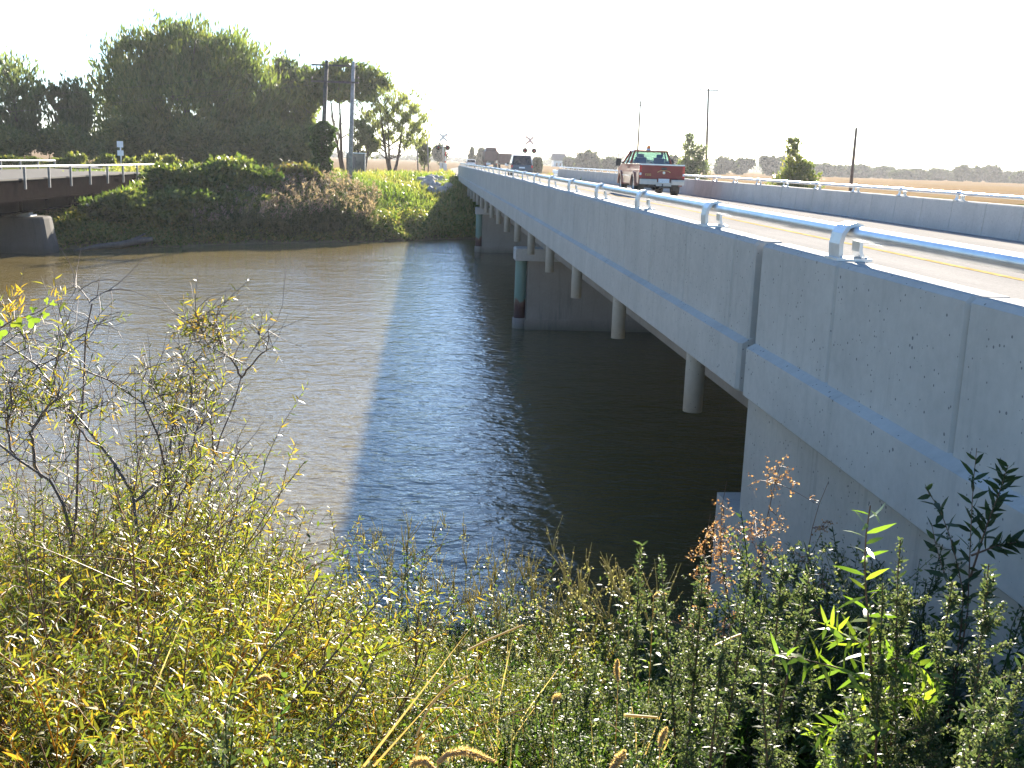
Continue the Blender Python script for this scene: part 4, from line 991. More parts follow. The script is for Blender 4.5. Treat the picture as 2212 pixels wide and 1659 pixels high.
def loft(mb, secs, mi=0):
    """joins equal-length outlines into a closed body"""
    k = len(secs[0]); vs = [p for s in secs for p in s]; fs = [tuple(reversed(range(k))), tuple(range((len(secs) - 1) * k, len(secs) * k))]
    for j in range(len(secs) - 1):
        for i in range(k): i2 = (i + 1) % k; fs.append((j * k + i, j * k + i2, (j + 1) * k + i2, (j + 1) * k + i))
    return mb.add(vs, fs, mi)
def van(name, lab, cat, X, Y, L, W, H, paint, belt, hood, rz=0., rear_glass=True, lightmat='taillight', flip=False):
    t = thing(name, lab, cat, (X, Y, zdeck(X, Y)), rz + (math.pi if flip else 0)); h = W / 2
    side = [(.0, .32), (-.04, .5), (.02, belt), (L - hood, belt), (L - .25, belt * .86), (L, belt * .62), (L, .32)]
    r = .33
    def secp(x, ins): return [(x, y + ins * (1 if y < L / 2 else -1), z) for y, z in side]
    mb = MB(); loft(mb, [secp(-h + .02, .05), secp(-h, 0), secp(-h, 0), secp(h, 0), secp(h - .0, 0), secp(h - .02, .05)]); mb.build('body', paint, t)
    b = [(-h + .04, .06), (h - .04, .06), (h - .04, L - hood), (-h + .04, L - hood)]; tp_ = [(-h + .2, .32), (h - .2, .32), (h - .22, L - hood - .75), (-h + .22, L - hood - .75)]
    mb = MB(); loft(mb, [[(x, y, belt - .002) for x, y in b], [(x, y, H - .06) for x, y in tp_]]); mb.build('window_band', M['dark_glass'], t)
    mb = MB(); loft(mb, [[(x * 1.02, y + (-.04 if y < 1 else .04), H - .07) for x, y in tp_], [(x * 1.0, y, H - .02) for x, y in tp_], [(x * .9, y + (.15 if y < 1 else -.15), H) for x, y in tp_]]); mb.build('roof', paint if paint is not M['dark_paint'] else M['silver'], t)
    mb = MB()
    for (bx, by), (tx, ty) in zip(b, tp_): mb.tube([(bx, by, belt), (tx, ty, H - .05)], .045, 6)
    mb.build('pillars', paint if paint is not M['dark_paint'] else M['silver'], t)
    for s in (-1, 1):
        mb = MB(); mb.box(*sorted((s * (h - .16), s * (h + .004))), -.05, .1, .78, belt - .02); mb.build('tail_light' if lightmat == 'taillight' else 'turn_light', M[lightmat], t)
        mb = MB(); mb.box(*sorted((s * h, s * (h + .2))), L - hood - .3, L - hood - .18, belt, belt + .18); mb.build('side_mirror', M['black'], t)
        for y in (.85, L - .85): wheel(t, s * (h - .11), y, r, .22, M['silver'], s)
    mb = MB(); mb.box(-h + .05, h - .05, -.12, -.01, .34, .56); mb.build('bumper', M['black'] if paint is M['dark_paint'] else M['silver'], t)
    mb = MB(); mb.box(-.26, .26, -.07, -.045, .72, .84); mb.build('number_plate', M['plate'], t)
    return t
van('van', 'dark van with pale roof edges driving away past the railway crossing', 'van', 8.45, 98.5, 4.9, 1.98, 1.9, M['dark_paint'], 1.02, 1.35, -.01)
p = atY(1018, 350, 205)
van('car', 'small white car with orange lights seen behind the far end of the left railing', 'car', float(p[0]), 205, 4.4, 1.8, 1.5, M['white'], .92, 1.2, .0, True, 'amber', False)
def dump_truck():
    p = atY(1061, 350, 190); X, Y = float(p[0]), 190
    t = thing('dump_truck', 'tall dusty maroon dump truck ahead of the dark van', 'truck', (X, Y, rz_(Y)), 0.0)
    mb = MB(); mb.add([(-1.2, 0, 1.5), (1.2, 0, 1.5), (1.25, 0, 2.9), (-1.25, 0, 2.9), (-1.2, 4.6, 1.5), (1.2, 4.6, 1.5), (1.25, 4.9, 2.9), (-1.25, 4.9, 2.9)], [(0, 1, 2, 3), (7, 6, 5, 4), (0, 4, 5, 1), (1, 5, 6, 2), (2, 6, 7, 3), (3, 7, 4, 0)])
    for y in np.linspace(.4, 4.2, 5):
        for s in (-1, 1): mb.box(*sorted((s * 1.2, s * 1.3)), y, y + .12, 1.5, 2.92)
    mb.build('dump_box', M['grey_box'], t)
    mb = MB(); loft(mb, [[(-1.05, .1, 2.905), (1.05, .1, 2.905), (1.05, 4.6, 2.905), (-1.05, 4.6, 2.905)], [(-.8, .6, 3.6), (.8, .6, 3.6), (.8, 4.2, 3.6), (-.8, 4.2, 3.6)]]); mb.build('tarp_cover', M['brown_paint'], t)
    mb = MB(); mb.box(-1.15, 1.15, -.05, -.002, 1.45, 2.88); mb.build('tailgate', M['brown_paint'], t)
    mb = MB(); mb.box(-.5, .5, -.1, 7.5, .9, 1.3); mb.box(-1.1, 1.1, -.15, -.05, .7, .95); mb.build('chassis', M['black'], t)
    mb = MB(); mb.box(-1.1, 1.1, 5.1, 6.6, 1.0, 2.7); mb.box(-1.0, 1.0, 6.6, 7.8, 1.0, 1.9); mb.build('cab', M['brown_paint'], t)
    mb = MB(); mb.box(-.9, -.1, -.2, -.16, .62, 1.0); mb.build('white_panel', M['white'], t)
    for s in (-1, 1):
        mb = MB(); mb.box(*sorted((s * .8, s * 1.05)), -.17, -.151, .72, .9); mb.build('tail_light', M['taillight'], t)
        mb = MB(); mb.box(*sorted((s * .62, s * 1.12)), .15, .17, .3, .9); mb.build('mud_flap', M['black'], t)
        for y in (.9, 2.2, 6.7): wheel(t, s * .92, y, .5, .45 if y < 5 else .28, M['white'], s)
    p2 = atY(1085, 350, 188); t2 = thing('box_trailer', 'low maroon farm trailer right beside the tall dump truck', 'trailer', (float(p2[0]) + .55, 188, rz_(188)))
    mb = MB(); mb.box(-1.1, 1.1, 0, 5, 1.0, 2.55); mb.box(-1.15, 1.15, -.03, 5.03, 2.552, 2.64)
    for x in (-.7, 0, .7): mb.box(x - .04, x + .04, -.06, -.002, 1.0, 2.55)
    mb.build('body', M['brown_paint'], t2)
    mb = MB(); mb.box(-.9, .9, .2, 6.6, .75, .98); mb.build('chassis', M['black'], t2)
    mb = MB(); mb.box(-.1, .9, -.14, -.1, .62, 1.0); mb.build('white_panel', M['white'], t2)
    for s in (-1, 1):
        for y in (1.6, 2.8): wheel(t2, s * .9, y, .42, .3, M['white'], s)
dump_truck()

# ---------------------------------------------------------------- foreground plants on the near bank
LM['willow'] = leafmat('sandbar_willow_leaf', [(.05, .075, .016), (.09, .12, .020), (.14, .158, .023), (.195, .18, .026), (.30, .175, .025)], .46, .42, .42, 1.6)
LM['weed'] = leafmat('green_weed_leaf', [(.025, .055, .015), (.05, .095, .022), (.09, .14, .028), (.14, .18, .035)], .42, .45, .3, 1.6)
LM['mug'] = leafmat('grey_green_mugwort_leaf', [(.028, .048, .022), (.05, .078, .034), (.09, .12, .055), (.17, .19, .10)], .36, .5)
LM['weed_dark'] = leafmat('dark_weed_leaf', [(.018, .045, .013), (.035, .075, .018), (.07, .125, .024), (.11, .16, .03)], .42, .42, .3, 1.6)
LM['sprig'] = leafmat('fresh_willow_leaf', [(.06, .11, .016), (.10, .17, .02), (.17, .22, .025)], .45, .28, .6, 1.8)
LM['dry'] = leafmat('dry_straw', [(.20, .14, .07), (.34, .25, .13), (.5, .4, .24)], .35, .5)
LM['spike'] = leafmat('seed_spike', [(.17, .17, .085), (.26, .24, .13), (.33, .26, .16)], .4, .6)
LM['foxtail'] = leafmat('foxtail_bristle', [(.34, .24, .12), (.5, .36, .2), (.58, .45, .28)], .5, .6)
LM['rust_seed'] = leafmat('reddish_dry_seed', [(.16, .075, .04), (.28, .15, .09), (.40, .27, .18)], .4, .6)
LM['vine'] = leafmat('yellow_green_vine_leaf', [(.10, .20, .02), (.17, .27, .03), (.22, .27, .03)], .45, .4, .4, 1.15)
LM['stemm'] = leafmat('green_brown_stem', [(.07, .075, .03), (.10, .115, .045), (.18, .17, .08)], .05, .5)
NEAR_Y = 9.4
def curve(base, d, L, m, rng, droop=.2, wob=.06):
    d = np.array(d, float); d /= np.linalg.norm(d); t = np.linspace(0, 1, m)[:, None]
    side = rng.normal(size=3); side /= np.linalg.norm(side)
    return np.array(base) + d * L * t + np.array([0, 0, -1]) * droop * L * t ** 2 + side * wob * L * np.sin(t * math.pi * 1.4)
def leafy(fl, rng, pts, n, t0, L, W, curl=.25, fwd=.55, up=.5, tint=(0, 1), jit=0.):
    """alternate leaves along a stem"""
    m = len(pts); t = t0 + (1 - t0) * (np.arange(n) + rng.uniform(-.3, .3, n)) / n; t = np.clip(t, 0, .999)
    k = t * (m - 1); i = k.astype(int); f = (k - i)[:, None]; P = pts[i] * (1 - f) + pts[i + 1] * f
    T = pts[i + 1] - pts[i]; T /= np.linalg.norm(T, axis=1, keepdims=True)
    a = np.arange(n) * 2.4 + rng.uniform(0, 6); ref = np.array([.3, .2, .93]); A = np.cross(T, ref); A /= (np.linalg.norm(A, axis=1, keepdims=True) + 1e-9); B = np.cross(T, A)
    D = T * fwd + (A * np.cos(a)[:, None] + B * np.sin(a)[:, None]) * (1 - fwd * .4) + rng.normal(0, .15, (n, 3))
    LL = L * rng.uniform(.6, 1.15, n) * (1 - .35 * t)
    fl.leaves(P + rng.normal(0, jit, (n, 3)), D, LL, W * rng.uniform(.75, 1.2, n), rng, curl, up, rng.uniform(tint[0], tint[1], n))
def shoot(fs, fl, rng, base, d, L, r0, nl, lL=.085, lW=.011, t0=.2, droop=.2, tint=(0, 1), sub=0, wob=.06, stint=.4):
    pts = curve(base, d, L, 9, rng, droop, wob); fs.twig(pts, r0, r0 * .25, 5, stint); leafy(fl, rng, pts, nl, t0, lL, lW, .3, .55, .45, tint)
    for k in range(sub):
        i = rng.integers(2, 7); dd = pts[i + 1] - pts[i]; dd = dd / np.linalg.norm(dd) + rng.normal(0, .55, 3); l2 = L * rng.uniform(.25, .5)
        p2 = curve(pts[i], dd, l2, 6, rng, droop, wob); fs.twig(p2, r0 * .5, r0 * .15, 4, stint); leafy(fl, rng, p2, max(4, int(nl * .55)), .1, lL * .9, lW, .3, .55, .45, tint)
def mass_variant(kind, seed):
    rng = np.random.default_rng(seed); f = FB()
    if kind == 'willow':
        for k in range(3):
            d = rng.normal(0, .35, 3) + (0, -.05, 1); shoot(f, f, rng, rng.normal(0, .06, 3) * (1, 1, 0), d, rng.uniform(.6, 1.05), .0035, 56 if k else 14, .047, .0050, .1, .22, (.0, .85), 6, .07, .9)
    elif kind == 'weed':
        for k in range(3):
            d = rng.normal(0, .4, 3) + (0, 0, 1); shoot(f, f, rng, rng.normal(0, .06, 3) * (1, 1, 0), d, rng.uniform(.4, .75), .003, 36, .036, .010, .1, .15, (0, 1), 4, .05, .2)
    elif kind == 'weedbig':
        for k in range(3):
            d = rng.normal(0, .35, 3) + (0, 0, 1); shoot(f, f, rng, rng.normal(0, .06, 3) * (1, 1, 0), d, rng.uniform(.5, .85), .004, 30, .085, .0125, .1, .2, (0, .9), 3, .06, .2)
    elif kind == 'mug':
        for k in range(2):
            d = rng.normal(0, .22, 3) + (0, 0, 1); L = rng.uniform(.6, .95); pts = curve(rng.normal(0, .05, 3) * (1, 1, 0), d, L, 9, rng, .05, .04)
            f.twig(pts, .0045, .0015, 5, .3); leafy(f, rng, pts, 80, .1, .036, .007, .3, .5, .3, (0, .6), .006)
            for q in range(9):
                i = rng.integers(3, 8); p2 = curve(pts[i], rng.normal(0, .45, 3) + (0, 0, .9), L * rng.uniform(.15, .3), 5, rng, .05); f.twig(p2, .002, .0008, 4, .4)
                leafy(f, rng, p2, 30, .1, .018, .007, .2, .5, .3, (.4, 1), .006)
    elif kind == 'straw':
        n = 9; B = rng.normal(0, .05, (n, 3)) * (1, 1, 0); f.leaves(B, rng.normal(0, .45, (n, 3)) + (0, 0, 1), rng.uniform(.4, .85, n), .007, rng, .35, .1)
    elif kind == 'blade':
        n = 16; B = rng.normal(0, .06, (n, 3)) * (1, 1, 0); f.leaves(B, rng.normal(0, .5, (n, 3)) + (0, 0, 1), rng.uniform(.25, .6, n), .010, rng, .5, .1)
    return f.arrays()
VAR = {k: [mass_variant(k, 500 + 31 * j + h) for j in range(6)] for h, k in enumerate(('willow', 'weed', 'mug', 'straw', 'blade', 'weedbig'))}
rng = np.random.default_rng(77)
mass = {k: FB() for k in VAR}
n = 6600
Yq = np.sqrt(rng.uniform(.8 ** 2, NEAR_Y ** 2, n)); u_ = rng.uniform(-1, 1, n)
Xq = (.03 + .55 * u_) * Yq + rng.normal(0, .3, n) - .1
for x, y in zip(Xq, Yq):
    if x > 2.3: continue
    if math.sin(x * 5.3 + y * 2.1) * math.sin(y * 4.7 - x * 1.9) + rng.normal(0, .25) > (.45 if x / max(.6, y) < .16 else .05): continue
    side = x / max(.6, y)                       # seen from the bank: left of it yellow willow, right of it grey-green mugwort
    q = side + rng.normal(0, .10)
    if q < -.13: k = rng.choice(['willow', 'straw', 'weed'], p=[.72, .18, .10])
    elif q < .16: k = rng.choice(['willow', 'weed', 'blade', 'straw', 'mug'], p=[.12, .5, .16, .10, .12])
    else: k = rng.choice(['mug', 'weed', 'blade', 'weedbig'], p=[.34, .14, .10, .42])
    if side > .25 and y < 3.3 - (1.0 if rng.uniform() < .12 else 0): continue
    sc = rng.uniform(.55, 1.05)
    z = gz1(x, y)
    # keep plants below the sight lines where the photo shows open water
    if -.14 < side < .36: sc *= np.interp(y, [1, 3.5, 6.5, 9], [.62, .9, .7, .5])
    elif side <= -.14: sc *= np.interp(y, [1, 2.5, 5, 9], [.75, 1.25, 1.5, 1.05])
    else: sc *= np.interp(y, [1, 2.6, 3.8, 7, 9], [.6, .85, 1.4, 1.4, 1.0])
    mass[k].put(VAR[k][rng.integers(6)], (x, y, z - .03), rng.uniform(0, 6.28), sc, (rng.normal(0, .12), rng.normal(0, .12)), rng.normal(0, .1))
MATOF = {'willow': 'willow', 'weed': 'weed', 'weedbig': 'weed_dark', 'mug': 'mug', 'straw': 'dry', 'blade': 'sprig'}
LAB = {'willow': 'mass of yellowing narrow leaved willow shoots covering the near bank', 'weed': 'tangle of small leaved green weeds on the near bank', 'weedbig': 'dark narrow leaved weeds in the shade of the bridge on the near bank', 'mug': 'grey green mugwort undergrowth on the near bank', 'straw': 'dry straw stalks among the weeds of the near bank', 'blade': 'green grass blades among the weeds of the near bank'}
NM = {'willow': 'willow_undergrowth', 'weed': 'weed_undergrowth', 'weedbig': 'leafy_undergrowth', 'mug': 'mugwort_undergrowth', 'straw': 'dry_straw', 'blade': 'grass'}
for k, f in mass.items(): tag(f.build(NM[k], LM[MATOF[k]]), LAB[k], NM[k].replace('_', ' '), kind='stuff')

# bare-topped willow shrubs with grey stems
def from_px(pl, Y0, Y1):
    m = len(pl); return np.array([atY(x, y, Y0 + (Y1 - Y0) * i / (m - 1)) for i, (x, y) in enumerate(pl)])
def resample(p, m):
    d = np.r_[0, np.cumsum(np.linalg.norm(np.diff(p, axis=0), axis=1))]; t = np.linspace(0, d[-1], m)
    return np.stack([np.interp(t, d, p[:, i]) for i in range(3)], 1)
SHR = [
    ('tallest leafless grey willow stems rising against the brown water', 5.0, [([(150, 1260), (165, 1080), (174, 909), (177, 790), (184, 680), (194, 654)], .011, 0), ([(194, 654), (180, 632), (153, 614)], .003, 0), ([(194, 654), (215, 637), (243, 625)], .003, 0), ([(184, 720), (160, 735), (125, 720)], .003, 3), ([(186, 735), (205, 705), (232, 688)], .003, 2), ([(174, 895), (210, 880), (255, 850)], .004, 8)]),
    ('leaning forked grey willow with leafy crossing branches', 4.4, [([(312, 1300), (299, 1146), (292, 1083), (222, 968), (174, 909), (115, 847), (69, 784), (10, 739)], .013, 14), ([(292, 1083), (323, 1052), (368, 1031), (410, 989)], .007, 8), ([(410, 989), (425, 930), (455, 890)], .004, 8), ([(222, 968), (190, 950), (130, 870), (90, 820)], .005, 10), ([(115, 847), (120, 780), (150, 715)], .004, 8), ([(69, 784), (60, 740), (20, 690)], .003, 8)]),
    ('curved grey willow with pale sunlit stem in the middle of the thicket', 4.8, [([(350, 1300), (361, 1128), (372, 1060), (352, 985), (340, 920), (320, 878), (278, 840), (215, 816), (150, 790)], .010, 16), ([(361, 1128), (392, 1069), (420, 1000), (440, 975)], .007, 8), ([(368, 982), (372, 930), (382, 850), (400, 790)], .005, 12), ([(392, 985), (375, 900), (340, 850), (290, 790)], .005, 14), ([(372, 1060), (400, 940), (415, 860), (420, 760)], .004, 14)]),
    ('rightmost forked grey willow with a bare twig leaning over the water', 5.2, [([(438, 1280), (449, 1100), (462, 979), (495, 890), (521, 816)], .010, 2), ([(521, 816), (505, 785), (486, 765), (450, 748), (417, 732)], .006, 8), ([(521, 816), (550, 780), (578, 752), (582, 700)], .005, 0), ([(578, 752), (560, 725), (552, 704)], .003, 4), ([(462, 979), (455, 920), (445, 870), (447, 820), (470, 790)], .005, 12), ([(445, 870), (425, 850), (410, 856)], .003, 4), ([(486, 765), (468, 720), (462, 690)], .004, 16), ([(450, 748), (430, 700), (400, 690)], .003, 10), ([(455, 1040), (500, 1010), (520, 962)], .004, 3)]),
    ('dark crooked willow stem low at the left edge of the photo', 4.2, [([(155, 1330), (146, 1132), (135, 1076), (90, 1031), (30, 985), (-15, 940)], .014, 8), ([(90, 1031), (72, 1000), (70, 923), (97, 882), (140, 845)], .008, 10), ([(30, 985), (15, 920), (22, 850), (35, 800)], .005, 12), ([(70, 923), (40, 880), (0, 850)], .005, 12)]),
]
rngw = np.random.default_rng(91)
for lab, Y0, brs in SHR:
    g = atY(brs[0][0][0][0], brs[0][0][0][1], Y0); bx, by = float(g[0]), Y0; bz = gz1(bx, by)
    t = thing('willow_shrub', lab, 'shrub', (bx, by, bz), 0, 'willow shrubs on the near bank'); off = np.array([bx, by, bz])
    fs = FB(); fl = FB()
    for bi, (pl, r0, nl) in enumerate(brs):
        p = from_px(pl, Y0, Y0 + rngw.uniform(-.25, .35))
        if bi == 0: p = np.vstack([[bx, by, bz - .1], p])
        p = resample(p, 14) - off; p += rngw.normal(0, .006, p.shape) * (r0 / .01)
        fs.twig(p, r0, max(.0012, r0 * .3), 6, rngw.uniform(.2, .8))
        for k in range(int(nl * 1.6)):                                   # leafy side twigs
            i = rngw.integers(4, 13); q = curve(p[i], rngw.normal(0, .7, 3) + (0, 0, .35), rngw.uniform(.12, .34), 6, rngw, .15)
            fs.twig(q, .0022, .0008, 4, .5); leafy(fl, rngw, q, rngw.integers(4, 11), .1, .06, .0065, .3, .55, .4, (.15, 1))
        for k in range(6 + nl // 2):
            i = rngw.integers(5, 13); q = curve(p[i], rngw.normal(0, .7, 3) + (0, 0, .5), rngw.uniform(.1, .3), 5, rngw, .02, .1); fs.twig(q, .0018, .0007, 4, .5)
    b = fs.build('branches', M['twig'], t)
    fl.build('leaves', LM['willow'], t)
# dense yellow willow bushes below them
for i, (px, py, y, lab) in enumerate([(30, 810, 4.0, 'yellow leafy willow bush at the left edge under the vine leaves'), (120, 850, 5.2, 'yellow willow bush behind the dark crooked stem'), (215, 900, 5.0, 'yellow willow bush at the foot of the tallest bare stems'),
        (300, 1020, 3.9, 'olive willow bush in front of the leaning forked willow'), (20, 1000, 3.2, 'willow bush with orange leaves low at the left edge'), (480, 1030, 5.0, 'bright willow bush at the foot of the rightmost forked willow'),
        (590, 1140, 4.4, 'bright yellow green willow bush nearest the open brown water'), (170, 1200, 2.9, 'olive willow bush at the bottom left of the photo'), (690, 1200, 3.6, 'thin willow bush with long reddish stems beside the spiky weeds'),
        (50, 880, 6.2, 'yellow willow bush farthest down the slope at the left'), (390, 950, 5.8, 'yellow willow bush at the water behind the curved willow'), (520, 1090, 6.2, 'sparse willow bush at the water right of the curved willow'), (330, 890, 5.4, 'pale yellow willow bush between the curved willow and the leaning one'), (420, 1180, 3.4, 'yellow green willow bush in front of the curved willow')]):
    q_ = atY(px, py, y); x = float(q_[0]); h = max(.5, float(q_[2]) - gz1(x, y)) * 1.05
    r2 = np.random.default_rng(700 + i); t = thing('willow_bush', lab, 'bush', (x, y, gz1(x, y)), 0, 'yellow willow bushes on the near bank')
    fs = FB(); fl = FB()
    for k in range(18):
        d = r2.normal(0, .27, 3) + (.08, -.05, 1); shoot(fs, fl, r2, r2.normal(0, .13, 3) * (1, 1, 0) - (0, 0, .05), d, h * r2.uniform(.65, 1.15), .0055, 78 if k % 3 else 20, .054, .0058, .2, .2, (.0, .95), 8)
    fs.build('stems', M['redstem'], t); fl.build('leaves', LM['willow'], t)
# long reddish stems slanting up through the bushes
for i, (pl, Y0) in enumerate([([(395, 1640), (470, 1560), (560, 1430), (640, 1330), (690, 1240)], 2.6), ([(575, 1580), (700, 1440), (790, 1330), (850, 1262)], 3.0), ([(215, 1640), (240, 1560), (290, 1480), (300, 1400)], 2.4), ([(640, 1650), (760, 1520), (830, 1380)], 2.7)]):
    p = from_px(pl, Y0, Y0 + .35); p0 = p[0].copy(); b0 = np.array([p0[0], p0[1], gz1(p0[0], p0[1])]); t = thing('willow_sprout', ['thick reddish willow stem slanting up at the bottom left', 'reddish willow stem slanting up left of the spiky weeds', 'short dark willow stem at the bottom left corner', 'thin reddish willow stem slanting up near the middle of the bottom edge'][i], 'plant', b0, 0, 'slanting willow sprouts')
    q = resample(np.vstack([b0 - (0, 0, .05), p]), 14) - b0; fs = FB(); fl = FB(); r2 = np.random.default_rng(760 + i)
    fs.twig(q, .006, .0018, 6, .3); leafy(fl, r2, q, 60, .3, .085, .010, .3, .6, .4, (.1, .8)); fs.build('stem', M['redstem'], t); fl.build('leaves', LM['willow'], t)
# grape-vine leaves hanging in at the left edge
vt = thing('grape_vine', 'bright yellow green vine leaves and orange sprays at the upper left of the thicket', 'vine', atY(20, 800, 3.6)); vo = np.array(vt.location)
fs = FB(); fl = FB(); r2 = np.random.default_rng(801)
pv = from_px([(-60, 760), (-10, 715), (30, 690), (75, 678), (115, 655)], 3.55, 3.7) - vo; fs.twig(resample(pv, 10), .003, .001, 5, .4)
def lobed(fl, c, s, nrm, roll, tint):
    k = 26; a = np.linspace(0, 2 * math.pi, k, endpoint=False); rr = s * (.62 + .26 * np.cos(3 * a) + .12 * np.abs(np.sin(6 * a))) * (1 - .25 * np.exp(-((a - math.pi) / .35) ** 2))
    n_ = np.array(nrm, float); n_ /= np.linalg.norm(n_); A = np.cross(n_, (0, 0, 1)); A /= np.linalg.norm(A); B = np.cross(n_, A)
    V = [c] + [c + A * rr[i] * math.cos(a[i] + roll) + B * rr[i] * math.sin(a[i] + roll) + n_ * .12 * s * math.cos(2 * a[i]) for i in range(k)]
    fl.raw(np.array(V), None, np.array([(0, 1 + i, 1 + (i + 1) % k) for i in range(k)]), np.full(k + 1, tint))
for x, y, s in ((38, 698, .026), (70, 694, .026), (0, 722, .028), (100, 650, .014), (114, 655, .012), (-10, 692, .03), (98, 680, .015), (72, 668, .014)):
    lobed(fl, atY(x, y, 3.62 + r2.normal(0, .03)) - vo, s, (r2.normal(0, .4), -1, r2.normal(.3, .3)), r2.uniform(0, 6), r2.uniform(.2, 1))
fs.build('stem', M['redstem'], vt); fl.build('leaves', LM['vine'], vt)
fo_ = FB(); P = []
for cx_, cy_, n_ in ((25, 665, 22), (30, 640, 14), (125, 640, 12), (45, 690, 8)):
    for k in range(n_): P.append(atY(cx_ + r2.normal(0, 11), cy_ + r2.normal(0, 11), 3.7) - vo)
P = np.array(P); fo_.leaves(P, r2.normal(0, .5, P.shape) + (.2, 0, .7), .035, .006, r2, .3, .3, r2.uniform(.75, 1, len(P))); fo_.build('orange_spray', LM['willow'], vt)

# spiky pigweed along the water, every plant its own
def pigweed(i, px, py, Y, lab, H=None):
    r2 = np.random.default_rng(900 + i); tp_ = atY(px, py, Y); x = float(tp_[0]); z = gz1(x, Y); H = max(.35, tp_[2] - z)
    t = thing('pigweed', lab, 'weed', (x, Y, z), 0, 'spiky pigweeds along the near waterline'); fs = FB(); fl = FB(); fk = FB()
    def spikes(p, n, s):
        for k in range(n):
            q = curve(p, r2.normal(0, .28, 3) + (0, 0, 1), s * r2.uniform(.6, 1.2), 7, r2, r2.choice([0., 0., .15, .5]), .05); fk.twig(q, .003, .001, 5, .5)
            m = 26; tt = r2.uniform(.05, .97, m) * 6; ii = tt.astype(int); P = q[ii] + (q[ii + 1] - q[ii]) * (tt - ii)[:, None]
            fk.cards(P, .007, r2, .7, .5)
    pts = curve((0, 0, 0), (r2.normal(0, .1), r2.normal(0, .1), 1), H * .86, 9, r2, 0, .05); fs.twig(pts, .005, .002, 5, .5)
    leafy(fl, r2, pts, 16, .15, .055, .016, .4, .5, .6, (0, 1)); spikes(pts[-1], 5, .21)
    for k in range(r2.integers(5, 9)):
        j = r2.integers(3, 8); q = curve(pts[j], r2.normal(0, .5, 3) + (0, 0, .9), H * r2.uniform(.2, .38), 6, r2, .05); fs.twig(q, .003, .0012, 4, .5)
        leafy(fl, r2, q, 9, .15, .036, .011, .4, .5, .6, (0, 1)); spikes(q[-1], 3, .15)
        fk.cards(q[-1] + r2.normal(0, .012, (20, 3)), .012, r2, .7, 0, r2.uniform(0, .4, 20))
    fs.build('stem', LM['stemm'], t); fl.build('leaves', LM['weed'], t); fk.build('seed_spikes', LM['spike'], t)
PW = [(768, 1178, 7.0), (802, 1160, 6.8), (838, 1170, 7.2), (872, 1128, 6.4), (905, 1150, 6.7), (938, 1175, 7.0), (985, 1190, 6.6), (1010, 1235, 6.0), (1050, 1215, 6.4), (1080, 1235, 5.8), (1110, 1225, 6.2), (1135, 1200, 5.6), (1172, 1158, 5.2), (1200, 1185, 5.4), (1225, 1196, 5.0), (1262, 1245, 5.0), (1300, 1275, 4.6), (1320, 1262, 4.4), (1352, 1240, 4.2), (1400, 1268, 4.0), (960, 1265, 5.4), (1025, 1290, 5.0), (860, 1270, 5.2), (1150, 1290, 4.6), (1240, 1310, 4.2)]
WHERE = ['leftmost spiky pigweed, against the sunlit brown water', 'second spiky pigweed from the left, on the shadow edge in the water', 'third spiky pigweed from the left', 'tallest spiky pigweed of the left clump, with pale leaves', 'spiky pigweed just right of the tallest one of the left clump', 'spiky pigweed ending the left clump', 'spiky pigweed left of the gap against blue water', 'low spiky pigweed in the gap against blue water', 'spiky pigweed right of the gap against blue water', 'short spiky pigweed left of the dark reflection', 'spiky pigweed at the edge of the dark reflection', 'spiky pigweed just inside the dark reflection', 'tallest spiky pigweed against the dark reflection', 'curved spiky pigweed right of the tallest one in the dark reflection', 'hooked spiky pigweed in the dark reflection', 'low spiky pigweed halfway along the dark reflection', 'low leaning spiky pigweed near the mugwort tops', 'reddish spiky pigweed before the dark water near the mugwort tops', 'tall reddish spiky pigweed beside the leftmost mugwort', 'rightmost spiky pigweed, touching the leftmost mugwort', 'lower row spiky pigweed under the left clump end', 'lower row spiky pigweed under the blue water gap', 'lower row spiky pigweed under the tallest of the left clump', 'lower row spiky pigweed under the dark reflection edge', 'lower row spiky pigweed under the hooked one']
for i, (a, Y) in enumerate([((p[0], p[1]), p[2]) for p in PW]): pigweed(i, a[0], a[1], Y, WHERE[i])

